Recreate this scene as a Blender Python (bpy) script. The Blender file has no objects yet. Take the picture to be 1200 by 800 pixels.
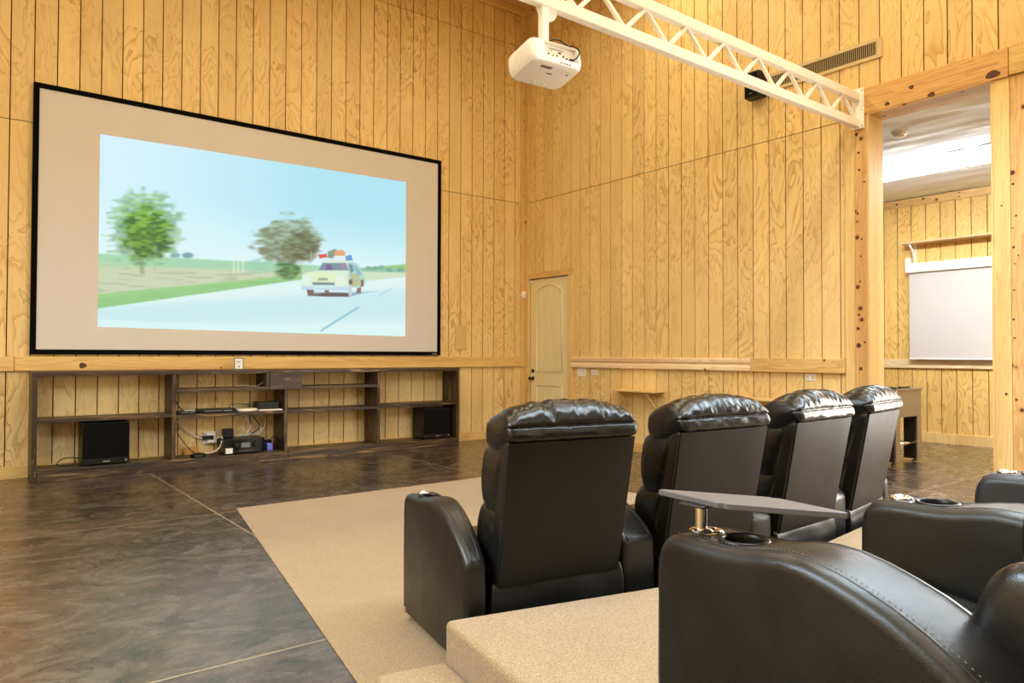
import bpy, bmesh, math, random
import numpy as np
from mathutils import Vector, Matrix, noise as mnoise

random.seed(7)
SC = bpy.context.scene
COL = SC.collection
R = math.radians

# ------------------------------------------------------------------ camera
CAM = (-7.1518, -8.9262, 1.2631)
YAW, PIT, ROL, FPX = 0.658333, 0.0187777, 0.00294552, 852.45


def cam_axes():
    right = Vector((math.cos(YAW), -math.sin(YAW), 0))
    fwd = Vector((math.sin(YAW) * math.cos(PIT), math.cos(YAW) * math.cos(PIT), math.sin(PIT)))
    up = right.cross(fwd)
    c, s = math.cos(ROL), math.sin(ROL)
    return c * right + s * up, -s * right + c * up, fwd


cr, cu, cf = cam_axes()
cam_data = bpy.data.cameras.new('camera')
cam = bpy.data.objects.new('camera', cam_data)
COL.objects.link(cam)
m = Matrix((cr, cu, -cf)).transposed().to_4x4()
m.translation = CAM
cam.matrix_world = m
cam_data.sensor_width = 36.0
cam_data.lens = FPX * 36.0 / 1200.0
cam_data.clip_start = 0.02
SC.camera = cam

# ------------------------------------------------------------------ world, lights, exposure
world = bpy.data.worlds.new('world')
SC.world = world
world.use_nodes = True
world.node_tree.nodes['Background'].inputs[0].default_value = (1.0, 0.93, 0.82, 1)
world.node_tree.nodes['Background'].inputs[1].default_value = 0.05
SC.view_settings.view_transform = 'Standard'
SC.view_settings.look = 'None'
SC.view_settings.gamma = 1.0
SC.view_settings.exposure = 0.2


def area(name, loc, size, watts, target=None, color=(1.0, 1.0, 1.0), rot=None):
    d = bpy.data.lights.new(name, 'AREA')
    d.shape = 'RECTANGLE'
    d.size, d.size_y = size
    d.energy = watts
    d.color = color
    o = bpy.data.objects.new(name, d)
    COL.objects.link(o)
    o.location = loc
    if target is not None:
        o.rotation_euler = (Vector(target) - Vector(loc)).to_track_quat('-Z', 'Y').to_euler()
    elif rot is not None:
        o.rotation_euler = rot
    return o


COOL = (0.67, 0.855, 1.0)
WARM = (0.96, 0.85, 0.58)
# unseen rows of fill light added under the roof for the upper walls
for k, x in enumerate((-7.6, -4.6, -1.6)):
    area('high_fill_front', (x, -3.3, 6.3), (2.4, 0.35), 50, color=WARM)
    area('high_fill_middle', (x, -6.4, 6.3), (2.4, 0.35), 50, color=WARM)
    area('high_fill_rear', (x, -9.4, 6.3), (2.4, 0.35), 50, color=WARM)
# unseen lamps assumed at truss height behind the camera and over the right hand side, shining down
area('assumed_low_lamp', (-4.4, -7.7, 3.62), (2.6, 0.35), 90, color=COOL)
area('assumed_low_lamp', (-2.0, -8.2, 3.62), (0.5, 2.4), 150, color=COOL)
# unseen light assumed at the right hand wall, no opening built, just outside view
area('assumed_side_light', (-0.06, -8.1, 1.45), (1.9, 2.2), 170, target=(-4.0, -8.1, 1.3), color=(1.0, 0.96, 0.88))
area('assumed_low_lamp', (-8.6, -6.2, 3.62), (0.5, 2.6), 290, color=COOL)  # another assumed lamp, unseen, over the left side
area('assumed_low_lamp', (-3.4, -11.8, 3.62), (2.6, 0.35), 30, color=COOL)


# ------------------------------------------------------------------ material helpers
def new_mat(name):
    mt = bpy.data.materials.new(name)
    mt.use_nodes = True
    nt = mt.node_tree
    b = nt.nodes['Principled BSDF']
    return mt, nt, b


class N:
    """small node-graph helper"""

    def __init__(self, nt):
        self.nt = nt

    def node(self, typ, **kw):
        n = self.nt.nodes.new(typ)
        for k, v in kw.items():
            setattr(n, k, v)
        return n

    def link(self, a, b):
        self.nt.links.new(a, b)

    def val(self, inp, v):
        if hasattr(v, 'links'):
            self.link(v, inp)
        else:
            inp.default_value = v

    def math(self, op, a, b=0.0, c=0.0):
        n = self.node('ShaderNodeMath', operation=op)
        for i, v in enumerate((a, b, c)):
            self.val(n.inputs[i], v)
        return n.outputs[0]

    def vmath(self, op, a, b=(0, 0, 0)):
        n = self.node('ShaderNodeVectorMath', operation=op)
        self.val(n.inputs[0], a)
        self.val(n.inputs[1], b)
        return n.outputs[0]

    def noise(self, vec, scale=1.0, detail=2.0, rough=0.5, dist=0.0):
        n = self.node('ShaderNodeTexNoise')
        self.link(vec, n.inputs['Vector'])
        n.inputs['Scale'].default_value = scale
        n.inputs['Detail'].default_value = detail
        n.inputs['Roughness'].default_value = rough
        n.inputs['Distortion'].default_value = dist
        return n.outputs['Fac']

    def ramp(self, fac, stops):
        n = self.node('ShaderNodeValToRGB')
        e = n.color_ramp.elements
        while len(e) < len(stops):
            e.new(0.5)
        for i, (p, c) in enumerate(stops):
            e[i].position = p
            e[i].color = (c[0], c[1], c[2], 1) if not isinstance(c, (int, float)) else (c, c, c, 1)
        self.link(fac, n.inputs[0])
        return n.outputs[0]

    def mix(self, fac, a, b, mode='MIX'):
        n = self.node('ShaderNodeMix', data_type='RGBA', blend_type=mode)
        self.val(n.inputs[0], fac)
        for i, v in ((6, a), (7, b)):
            if hasattr(v, 'links'):
                self.link(v, n.inputs[i])
            else:
                n.inputs[i].default_value = (v[0], v[1], v[2], 1)
        return n.outputs[2]

    def pos(self):
        return self.node('ShaderNodeNewGeometry').outputs['Position']

    def objco(self):
        return self.node('ShaderNodeTexCoord').outputs['Object']

    def rand(self):
        return self.node('ShaderNodeObjectInfo').outputs['Random']

    def bump(self, h, strength, dist, bsdf):
        n = self.node('ShaderNodeBump')
        n.inputs['Strength'].default_value = strength
        n.inputs['Distance'].default_value = dist
        self.link(h, n.inputs['Height'])
        self.link(n.outputs[0], bsdf.inputs['Normal'])


def srgb(r, g, b):
    def f(c):
        c /= 255.0
        return c / 12.92 if c <= 0.04045 else ((c + 0.055) / 1.055) ** 2.4
    return (f(r), f(g), f(b))


def simple(name, col, rough=0.5, metal=0.0, spec=0.5, noise_amt=0.06, nscale=30.0, bump=0.0, coat=0.0):
    mt, nt, b = new_mat(name)
    g = N(nt)
    f = g.noise(g.objco(), nscale, 3.0)
    lo = tuple(c * (1 - noise_amt) for c in col)
    hi = tuple(min(1, c * (1 + noise_amt)) for c in col)
    g.link(g.ramp(f, [(0.3, lo), (0.7, hi)]), b.inputs['Base Color'])
    b.inputs['Roughness'].default_value = rough
    b.inputs['Metallic'].default_value = metal
    b.inputs['Specular IOR Level'].default_value = spec
    b.inputs['Coat Weight'].default_value = coat
    if bump:
        g.bump(f, bump, 0.002, b)
    return mt


def plywood(name, light, dark, seed=0.0):
    """rotary-cut pine siding: contour-like figure, stretched upward, changing every sheet"""
    mt, nt, b = new_mat(name)
    g = N(nt)
    p = g.pos()
    sheet = g.vmath('FLOOR', g.vmath('DIVIDE', g.vmath('ADD', p, (0.2, 0.46, 0.0)), (1.2192, 1.2192, 2.45)))
    off = g.vmath('MULTIPLY', sheet, (5.31, 7.77, 3.13))
    q = g.vmath('ADD', g.vmath('MULTIPLY', p, (1, 1, 0.34)), g.vmath('ADD', off, (seed, seed, seed)))
    # each plank's own shift keeps the figure from running straight across every groove
    n1 = g.noise(q, 2.9, 3.6, 0.5, 0.5)
    ph = g.math('FRACT', g.math('MULTIPLY', n1, 15.0))
    ring = g.math('POWER', ph, 4.0)
    amp = g.ramp(g.noise(q, 1.3, 1.0), [(0.36, 0.15), (0.62, 1.0)])
    ringm = g.math('MULTIPLY', ring, amp)
    fine = g.noise(g.vmath('MULTIPLY', p, (70, 70, 1.6)), 1.0, 3.0, 0.6)
    blot = g.noise(g.vmath('MULTIPLY', p, (1.0, 1.0, 0.35)), 3.2, 3.0, 0.6)
    c = g.mix(g.math('MULTIPLY', ringm, 0.95), light, dark)
    c = g.mix(g.ramp(fine, [(0.35, 0.0), (0.75, 0.35)]), c, tuple(0.72 * x for x in light))
    c = g.mix(g.ramp(blot, [(0.4, 0.0), (0.72, 0.45)]), c, tuple(0.5 * (x + y) for x, y in zip(light, dark)))
    br = g.ramp(g.rand(), [(0.0, 0.91), (1.0, 1.04)])
    c = g.mix(1.0, c, br, 'MULTIPLY')
    g.link(c, b.inputs['Base Color'])
    b.inputs['Roughness'].default_value = 0.5
    b.inputs['Specular IOR Level'].default_value = 0.3
    g.bump(fine, 0.15, 0.002, b)
    return mt


def pine(name, light, dark, axis, knots=True, kscale=5.0, ksize=0.075):
    """sawn pine board: straight grain along axis, round dark knots"""
    mt, nt, b = new_mat(name)
    g = N(nt)
    p = g.pos()
    st = [14.0, 14.0, 14.0]
    st['xyz'.index(axis)] = 0.9
    rs = g.node('ShaderNodeCombineXYZ')
    for i in range(3):
        g.link(g.math('MULTIPLY', g.rand(), 9.0 + 3 * i), rs.inputs[i])
    q = g.vmath('ADD', g.vmath('MULTIPLY', p, st), rs.outputs[0])
    n1 = g.noise(q, 0.75, 2.5, 0.5, 0.5)
    ring = g.math('POWER', g.math('FRACT', g.math('MULTIPLY', n1, 8.0)), 2.5)
    fine = g.noise(g.vmath('MULTIPLY', p, [x * 8 for x in st]), 1.0, 2.0)
    c = g.mix(g.math('MULTIPLY', ring, 0.55), light, dark)
    c = g.mix(g.ramp(fine, [(0.4, 0.0), (0.8, 0.3)]), c, dark)
    heart = g.noise(g.vmath('MULTIPLY', p, [x * 0.28 for x in st]), 1.0, 1.0)
    c = g.mix(g.ramp(heart, [(0.5, 0.0), (0.7, 0.55)]), c, dark)
    if knots:
        v = g.node('ShaderNodeTexVoronoi')
        g.link(p, v.inputs['Vector'])
        v.inputs['Scale'].default_value = kscale
        kn = g.ramp(v.outputs['Distance'], [(ksize, 1.0), (ksize * 1.35, 0.0)])
        halo = g.ramp(v.outputs['Distance'], [(ksize * 1.2, 0.5), (ksize * 2.6, 0.0)])
        c = g.mix(halo, c, dark)
        c = g.mix(kn, c, srgb(92, 52, 30))
    g.link(c, b.inputs['Base Color'])
    b.inputs['Roughness'].default_value = 0.5
    b.inputs['Specular IOR Level'].default_value = 0.3
    return mt


def stained(name, axis):
    mt, nt, b = new_mat(name)
    g = N(nt)
    p = g.pos()
    st = [13.0, 13.0, 13.0]
    st['xyz'.index(axis)] = 1.1
    n1 = g.noise(g.vmath('MULTIPLY', p, st), 0.8, 4.0, 0.6, 0.8)
    n2 = g.noise(g.vmath('MULTIPLY', p, [x * 4 for x in st]), 1.0, 3.0, 0.6)
    c = g.ramp(n1, [(0.32, srgb(36, 24, 14)), (0.52, srgb(64, 45, 28)), (0.70, srgb(110, 83, 52))])
    c = g.mix(g.ramp(n2, [(0.45, 0.0), (0.75, 0.5)]), c, srgb(34, 24, 15))
    wear = g.noise(g.vmath('MULTIPLY', p, [x * 1.3 for x in st]), 0.9, 3.0, 0.7, 1.5)
    c = g.mix(g.ramp(wear, [(0.57, 0.0), (0.68, 0.75)]), c, srgb(164, 130, 86))
    g.link(c, b.inputs['Base Color'])
    b.inputs['Roughness'].default_value = 0.42
    g.bump(n2, 0.2, 0.002, b)
    return mt


def leather(name, col, rough):
    mt, nt, b = new_mat(name)
    g = N(nt)
    o = g.objco()
    grain = g.node('ShaderNodeTexVoronoi')
    g.link(o, grain.inputs['Vector'])
    grain.inputs['Scale'].default_value = 420.0
    big = g.noise(o, 7.0, 3.0, 0.6)
    c = g.ramp(big, [(0.3, tuple(x * 0.8 for x in col)), (0.7, tuple(x * 1.25 for x in col))])
    g.link(c, b.inputs['Base Color'])
    g.link(g.ramp(big, [(0.3, rough - 0.05), (0.7, rough + 0.07)]), b.inputs['Roughness'])
    b.inputs['Specular IOR Level'].default_value = 0.45
    h = g.math('ADD', g.math('MULTIPLY', grain.outputs['Distance'], 0.35), g.math('MULTIPLY', g.noise(o, 26.0, 4.0, 0.6), 1.6))
    g.bump(h, 0.22, 0.0022, b)
    return mt


def concrete(name):
    mt, nt, b = new_mat(name)
    g = N(nt)
    p = g.pos()
    rs = g.node('ShaderNodeCombineXYZ')
    g.link(g.math('MULTIPLY', g.rand(), 13.0), rs.inputs[0])
    q = g.vmath('ADD', p, rs.outputs[0])
    n1 = g.noise(q, 1.1, 8.0, 0.68, 1.4)
    n2 = g.noise(g.vmath('MULTIPLY', q, (1.0, 1.35, 1.0)), 2.1, 9.0, 0.74, 2.2)
    n3 = g.noise(q, 38.0, 4.0, 0.7)
    c = g.ramp(n1, [(0.3, srgb(33, 24, 17)), (0.5, srgb(62, 47, 35)), (0.68, srgb(96, 75, 58))])
    c = g.mix(g.ramp(n2, [(0.47, 0.0), (0.64, 0.75)]), c, srgb(98, 88, 77))
    c = g.mix(g.ramp(n2, [(0.34, 0.85), (0.47, 0.0)]), c, srgb(30, 23, 18))
    c = g.mix(g.ramp(n3, [(0.5, 0.0), (0.8, 0.25)]), c, srgb(128, 112, 96))
    g.link(c, b.inputs['Base Color'])
    g.link(g.ramp(n2, [(0.3, 0.20), (0.7, 0.32)]), b.inputs['Roughness'])
    b.inputs['Specular IOR Level'].default_value = 0.75
    g.bump(n2, 0.10, 0.006, b)
    b.inputs['Coat Weight'].default_value = 0.3
    b.inputs['Coat Roughness'].default_value = 0.3
    return mt


def carpet_mat(name):
    mt, nt, b = new_mat(name)
    g = N(nt)
    p = g.pos()
    n1 = g.noise(p, 150.0, 4.0, 0.85)
    n2 = g.noise(p, 3.0, 5.0, 0.65, 0.6)
    n3 = g.noise(p, 60.0, 3.0, 0.7)
    c = g.ramp(n1, [(0.32, srgb(104, 82, 58)), (0.5, srgb(152, 127, 94)), (0.68, srgb(190, 166, 130))])
    c = g.mix(g.ramp(n2, [(0.4, 0.0), (0.7, 0.35)]), c, srgb(136, 110, 78))
    c = g.mix(g.ramp(n3, [(0.5, 0.0), (0.8, 0.25)]), c, srgb(120, 96, 68))
    g.link(c, b.inputs['Base Color'])
    b.inputs['Roughness'].default_value = 0.95
    b.inputs['Specular IOR Level'].default_value = 0.1
    b.inputs['Sheen Weight'].default_value = 0.25
    g.bump(n1, 0.6, 0.004, b)
    return mt


M = {}
M['ply'] = plywood('pine_plywood', srgb(240, 208, 144), srgb(188, 134, 64))
M['ply_far'] = plywood('pine_plywood_far_room', srgb(240, 204, 124), srgb(190, 132, 54), 4.0)
M['pine_x'] = pine('pine_board_x', srgb(228, 192, 122), srgb(190, 140, 74), 'x', False)
M['pine_y'] = pine('pine_board_y', srgb(224, 188, 122), srgb(178, 126, 66), 'y')
M['pine_z'] = pine('pine_board_z', srgb(226, 190, 126), srgb(188, 138, 76), 'z')
M['pine_knotty'] = pine('pine_board_knotty', srgb(222, 180, 118), srgb(178, 122, 66), 'z', True, 7.5, 0.13)
M['pine_header'] = pine('pine_board_header', srgb(222, 178, 114), srgb(168, 112, 60), 'y', False)
M['knot'] = simple('dark_brown_knot', srgb(84, 46, 24), 0.6, noise_amt=0.35, nscale=90)
M['pine_clear'] = pine('pine_board_clear', srgb(234, 202, 138), srgb(204, 160, 96), 'z', False)
M['pine_rail'] = pine('pine_rail_pale', srgb(242, 218, 178), srgb(206, 160, 112), 'y')
M['groove'] = simple('groove_shadowed_backing', srgb(64, 36, 14), 0.8, noise_amt=0.2)  # dark brown stands in for the shade inside the plank grooves
M['stain_x'] = stained('dark_stained_board_x', 'x')
M['stain_z'] = stained('dark_stained_board_z', 'z')
M['leather'] = leather('black_leather', (0.008, 0.0078, 0.0077), 0.35)
M['leather_head'] = leather('black_leather_soft', (0.008, 0.0078, 0.0077), 0.25)
M['leather_panel'] = leather('black_vinyl_panel', (0.006, 0.006, 0.006), 0.43)
M['leather_panel'].node_tree.nodes['Principled BSDF'].inputs['Specular IOR Level'].default_value = 0.32
M['leather_blue'] = leather('navy_black_leather', (0.016, 0.018, 0.026), 0.36)
M['concrete'] = concrete('stained_concrete')
M['joint'] = simple('pale_saw_cut_filler', srgb(172, 150, 126), 0.7)
M['carpet'] = carpet_mat('tan_carpet')
M['white_paint'] = simple('white_painted_steel', srgb(246, 240, 232), 0.42, noise_amt=0.02)
M['white_plastic'] = simple('white_plastic', srgb(240, 232, 220), 0.35, noise_amt=0.02)
M['cream_plastic'] = simple('cream_plastic', srgb(226, 212, 190), 0.45, noise_amt=0.03)
M['grey_plastic'] = simple('grey_plastic', srgb(150, 144, 136), 0.5)
M['black_plastic'] = simple('black_plastic', srgb(11, 11, 10), 0.36, spec=0.35)
M['black_cloth'] = simple('black_speaker_cloth', srgb(9, 9, 11), 0.9, spec=0.15, nscale=400, noise_amt=0.4, bump=0.4)
M['black_frame'] = simple('black_velvet_frame', srgb(6, 6, 8), 0.9, spec=0.1)
M['screen'] = simple('matt_screen_fabric', srgb(208, 202, 198), 0.85, noise_amt=0.012, nscale=3)
M['chrome'] = simple('chrome', (0.85, 0.84, 0.82), 0.14, 1.0, noise_amt=0.02)
M['tray'] = simple('grey_tray_laminate', srgb(98, 98, 99), 0.36, noise_amt=0.05, nscale=60)
M['door'] = simple('olive_cream_door_paint', srgb(230, 214, 170), 0.45, noise_amt=0.02, nscale=6)
M['beige_paint'] = simple('beige_grille_paint', srgb(206, 176, 118), 0.6, noise_amt=0.04)
M['vent_paint'] = simple('tan_vent_paint', srgb(206, 182, 134), 0.5, noise_amt=0.03)
M['vent_dark'] = simple('vent_duct', srgb(72, 62, 46), 0.8)
M['ceil_white'] = simple('white_ceiling_sheet', srgb(240, 242, 244), 0.7, noise_amt=0.03, nscale=2.5, bump=0.5)
M['foos'] = simple('taupe_metallic_laminate', srgb(150, 130, 104), 0.4, 0.35, noise_amt=0.04)
M['foos_dark'] = simple('dark_brown_leg', srgb(50, 40, 32), 0.45)
M['plug_white'] = simple('white_cable', srgb(226, 218, 204), 0.5)
M['stitch'] = simple('dark_grey_stitch', srgb(118, 114, 108), 0.6)
M['amber'] = simple('amber_board', srgb(198, 142, 60), 0.5, noise_amt=0.1)
M['blue_led'] = simple('blue_indicator', srgb(110, 120, 230), 0.4)
M['label_grey'] = simple('grey_print', srgb(120, 112, 104), 0.6)
M['paper'] = simple('white_paper', srgb(236, 234, 228), 0.6)
M['acrylic'] = simple('smoky_acrylic', srgb(120, 130, 128), 0.15)


def emit_mat(name, col, strength):
    mt, nt, b = new_mat(name)
    b.inputs['Base Color'].default_value = (*col, 1)
    b.inputs['Emission Color'].default_value = (*col, 1)
    b.inputs['Emission Strength'].default_value = strength
    return mt


M['tube'] = emit_mat('lamp_diffuser', (0.90, 0.96, 1.0), 32.0)


# ------------------------------------------------------------------ object helpers
def link(name, me, mat=None, parent=None, smooth=False, loc=None, rot=None):
    o = bpy.data.objects.new(name, me)
    COL.objects.link(o)
    if mat is not None and not me.materials:
        me.materials.append(M[mat] if isinstance(mat, str) else mat)
    if smooth:
        me.shade_smooth()
    if parent is not None:
        o.parent = parent
    if loc is not None:
        o.location = loc
    if rot is not None:
        o.rotation_euler = rot
    return o


def tag(o, label=None, cat=None, group=None, kind=None):
    if label:
        o['label'] = label
    if cat:
        o['category'] = cat
    if group:
        o['group'] = group
    if kind:
        o['kind'] = kind
    return o


def empty(name, loc, rz=0.0, label=None, cat=None, group=None, kind=None):
    o = bpy.data.objects.new(name, None)
    COL.objects.link(o)
    o.empty_display_size = 0.1
    o.location = loc
    o.rotation_euler = (0, 0, rz)
    return tag(o, label, cat, group, kind)


def bm_new():
    return bmesh.new()


def bm_box(bm, lo, hi, mat4=None):
    vs = []
    for x in (lo[0], hi[0]):
        for y in (lo[1], hi[1]):
            for z in (lo[2], hi[2]):
                v = Vector((x, y, z))
                if mat4 is not None:
                    v = mat4 @ v
                vs.append(bm.verts.new(v))
    for f in ((0, 1, 3, 2), (4, 6, 7, 5), (0, 4, 5, 1), (2, 3, 7, 6), (0, 2, 6, 4), (1, 5, 7, 3)):
        bm.faces.new([vs[i] for i in f])
    return vs


def bm_mesh(bm, name):
    bmesh.ops.recalc_face_normals(bm, faces=bm.faces[:])
    me = bpy.data.meshes.new(name)
    bm.to_mesh(me)
    bm.free()
    return me


def bevel(o, w, seg=2, ang=35):
    md = o.modifiers.new('bevel', 'BEVEL')
    md.width = w
    md.segments = seg
    md.limit_method = 'ANGLE'
    md.angle_limit = R(ang)
    md.harden_normals = False
    return o


def box(name, lo, hi, mat, parent=None, bev=0.0, seg=2, smooth=False):
    bm = bm_new()
    bm_box(bm, lo, hi)
    o = link(name, bm_mesh(bm, name), mat, parent)
    if bev:
        bevel(o, bev, seg)
    return o


def prism(bm, pts, z0, z1):
    """vertical prism of an xy polygon"""
    a = [bm.verts.new((x, y, z0)) for x, y in pts]
    b = [bm.verts.new((x, y, z1)) for x, y in pts]
    bm.faces.new(a[::-1])
    bm.faces.new(b)
    n = len(pts)
    for i in range(n):
        bm.faces.new((a[i], a[(i + 1) % n], b[(i + 1) % n], b[i]))


def bm_tube(bm, path, r, n=8, closed=False, caps=True):
    path = [Vector(p) for p in path]
    rings = []
    L = len(path)
    up0 = None
    for i, p in enumerate(path):
        if closed:
            t = path[(i + 1) % L] - path[i - 1]
        else:
            t = path[min(i + 1, L - 1)] - path[max(i - 1, 0)]
        t.normalize()
        if up0 is None:
            up0 = Vector((0, 0, 1)) if abs(t.z) < 0.9 else Vector((1, 0, 0))
        s = t.cross(up0)
        if s.length < 1e-5:
            s = t.orthogonal()
        s.normalize()
        u = s.cross(t).normalized()
        up0 = u
        rr = r[i] if isinstance(r, (list, tuple)) else r
        rings.append([bm.verts.new(p + rr * (math.cos(2 * math.pi * k / n) * s + math.sin(2 * math.pi * k / n) * u)) for k in range(n)])
    m_ = L if closed else L - 1
    for i in range(m_):
        a, b = rings[i], rings[(i + 1) % L]
        for k in range(n):
            bm.faces.new((a[k], a[(k + 1) % n], b[(k + 1) % n], b[k]))
    if caps and not closed:
        bm.faces.new(rings[0][::-1])
        bm.faces.new(rings[-1])


def tube(name, path, r, mat, parent=None, n=8, closed=False):
    bm = bm_new()
    bm_tube(bm, path, r, n, closed)
    return link(name, bm_mesh(bm, name), mat, parent, smooth=True)


def bm_lathe(bm, prof, n=24, center=(0, 0, 0), axis='z'):
    rings = []
    for r_, h in prof:
        ring = []
        for k in range(n):
            a = 2 * math.pi * k / n
            x, y = r_ * math.cos(a), r_ * math.sin(a)
            v = {'z': (x, y, h), 'x': (h, x, y), 'y': (x, h, y)}[axis]
            ring.append(bm.verts.new((v[0] + center[0], v[1] + center[1], v[2] + center[2])))
        rings.append(ring)
    for a, b in zip(rings[:-1], rings[1:]):
        for k in range(n):
            bm.faces.new((a[k], a[(k + 1) % n], b[(k + 1) % n], b[k]))
    bm.faces.new(rings[0][::-1])
    bm.faces.new(rings[-1])


def lathe(name, prof, mat, parent=None, n=24, center=(0, 0, 0), axis='z', smooth=True):
    bm = bm_new()
    bm_lathe(bm, prof, n, center, axis)
    o = link(name, bm_mesh(bm, name), mat, parent)
    if smooth:
        o.data.shade_smooth()
        o.modifiers.new('split', 'EDGE_SPLIT').split_angle = R(40)
    return o


def spline(pts, n, closed=True):
    """Catmull-Rom resample"""
    P = [Vector((*p, 0)) if len(p) == 2 else Vector(p) for p in pts]
    L = len(P)
    out = []
    segs = L if closed else L - 1
    for i in range(n if closed else n):
        t = i * segs / (n if closed else n - 1)
        k = min(int(t), segs - 1)
        f = t - k
        g = (lambda j: P[j % L]) if closed else (lambda j: P[max(0, min(L - 1, j))])
        a, b, c, d = g(k - 1), g(k), g(k + 1), g(k + 2)
        out.append(0.5 * (2 * b + (c - a) * f + (2 * a - 5 * b + 4 * c - d) * f * f + (3 * b - a - 3 * c + d) * f ** 3))
    return out


def apply_mods(o):
    dg = bpy.context.evaluated_depsgraph_get()
    me = bpy.data.meshes.new_from_object(o.evaluated_get(dg))
    old = o.data
    o.modifiers.clear()
    o.data = me
    return me


# ------------------------------------------------------------------ structure: floor
SEAM1, SEAM2, CEIL = 3.646, 6.108, 6.72
floor = box('floor', (-9.6, -13.2, -0.12), (4.6, 0.3, -0.0004), 'joint')
tag(floor, kind='structure')
xs = [-9.6, -8.2, -5.45, -2.70, 0.12, 2.45, 4.6]
ys = [-13.2, -11.7, -8.8, -5.847, -2.905, 0.3]
for i in range(len(xs) - 1):
    for j in range(len(ys) - 1):
        bm = bm_new()
        g_ = 0.004
        bm_box(bm, (xs[i] + g_, ys[j] + g_, -0.0005), (xs[i + 1] - g_, ys[j + 1] - g_, 0.0))
        s_ = link('floor_slab', bm_mesh(bm, 'floor_slab'), 'concrete', floor)

# ceiling of the hall and trim round its edge
tag(box('ceiling', (-9.6, -13.2, CEIL), (0.24, 0.3, CEIL + 0.1), 'pine_clear'), kind='structure')
tag(box('trim_1', (-9.6, -0.06, CEIL - 0.13), (-0.03, -0.012, CEIL), 'pine_x', bev=0.004), kind='structure')
tag(box('trim_2', (-0.06, -13.0, CEIL - 0.13), (-0.012, -0.06, CEIL), 'pine_y', bev=0.004), kind='structure')


# ------------------------------------------------------------------ walls made of grooved planks
def plank_mesh(w, h, axis):
    """plank of width w along axis, height h, origin at its lower left on the wall face"""
    bm = bm_new()
    d = 0.012
    if axis == 'x':
        bm_box(bm, (0, 0, 0), (w, d, h))
    else:
        bm_box(bm, (0, -w, 0), (d, 0, h))
    me = bm_mesh(bm, 'plank')
    bmesh_b = bmesh.new()
    bmesh_b.from_mesh(me)
    ed = [e for e in bmesh_b.edges if (e.verts[0].co - e.verts[1].co).length > h * 0.9]
    bmesh.ops.bevel(bmesh_b, geom=ed, offset=0.002, segments=1, affect='EDGES')
    bmesh_b.to_mesh(me)
    bmesh_b.free()
    return me


_pm = {}


def plank(parent, axis, start, w, z0, z1, face, mat):
    key = (axis, round(w, 3), round(z1 - z0, 3), mat)
    if key not in _pm:
        _pm[key] = plank_mesh(w, z1 - z0, axis)
    loc = (start, face, z0) if axis == 'x' else (face, start, z0)
    return link('plank', _pm[key], mat, parent, loc=loc)


GAP = 0.010
wall_back = tag(box('wall_back', (-9.6, 0.012, 0), (0.0, 0.25, CEIL), 'groove'), kind='structure')
gx0 = -6.69840 + 32 * 0.2032   # right-most groove
tiers = ((0.0, 1.16), (1.163, SEAM1 - 0.004), (SEAM1 + 0.004, SEAM2 - 0.004), (SEAM2 + 0.004, CEIL))
edges = [gx0 - k * 0.2032 for k in range(44)][::-1]
for (z0, z1) in tiers:
    for a_ in edges:
        plank(wall_back, 'x', a_ + GAP / 2, 0.2032 - GAP, z0, z1, 0.0, 'ply')
    # the last narrow plank is covered by the corner boards

OPEN_Y0, OPEN_Y1, OPEN_Z = -5.43, -6.512, 3.655
DOOR_Y0, DOOR_Y1, DOOR_Z = -0.132, -1.032, 2.44
bm = bm_new()
for lo, hi in (((0.012, -0.132, 0), (0.24, 0.25, CEIL)), ((0.012, -1.032, DOOR_Z), (0.24, -0.132, CEIL)),
               ((0.012, OPEN_Y0, 0), (0.24, -1.032, CEIL)), ((0.012, OPEN_Y1, OPEN_Z), (0.24, OPEN_Y0, CEIL)),
               ((0.012, -13.2, 0), (0.24, OPEN_Y1, CEIL)), ((0.10, -1.032, 0), (0.24, -0.132, DOOR_Z))):
    bm_box(bm, lo, hi)
wall_right = tag(link('wall_right', bm_mesh(bm, 'wall_right'), 'groove'), kind='structure')
gy0 = -0.458054
for k in range(-2, 44):
    y0 = gy0 - k * 0.2032
    y1 = y0 - 0.2032
    for (z0, z1) in tiers:
        segs = [(z0, z1)]
        if y1 > -0.1:
            pass
        if y0 > DOOR_Y1 + 0.02:           # over the door
            segs = [(max(z0, 2.50), z1)] if z1 > 2.6 else []
        if y0 < OPEN_Y0 + 0.26 and y0 > -6.70:   # around the opening
            segs = [(max(z0, 3.66), z1)] if z1 > 3.7 else []
        for (s0, s1) in segs:
            plank(wall_right, 'y', y0 - GAP / 2, 0.2032 - GAP, s0, s1, 0.0, 'ply')

# remaining hall walls (behind and to the left of the camera)
tag(box('wall_left', (-9.75, -13.2, 0), (-9.6, 0.3, CEIL), 'ply'), kind='structure')
tag(box('wall_front', (-9.6, -13.35, 0), (4.6, -13.2, CEIL), 'ply'), kind='structure')

# corner boards
tag(box('trim_3', (-0.092, -0.03, 0), (-0.004, -0.001, CEIL - 0.13), 'pine_z', bev=0.003), kind='structure')
tag(box('trim_4', (-0.03, -0.118, 0), (-0.001, -0.031, CEIL - 0.13), 'pine_z', bev=0.003), kind='structure')
tag(box('trim_5', (-0.235, -0.018, 0.125), (-0.094, -0.001, 1.085), 'pine_clear', bev=0.002), kind='structure')

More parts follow.
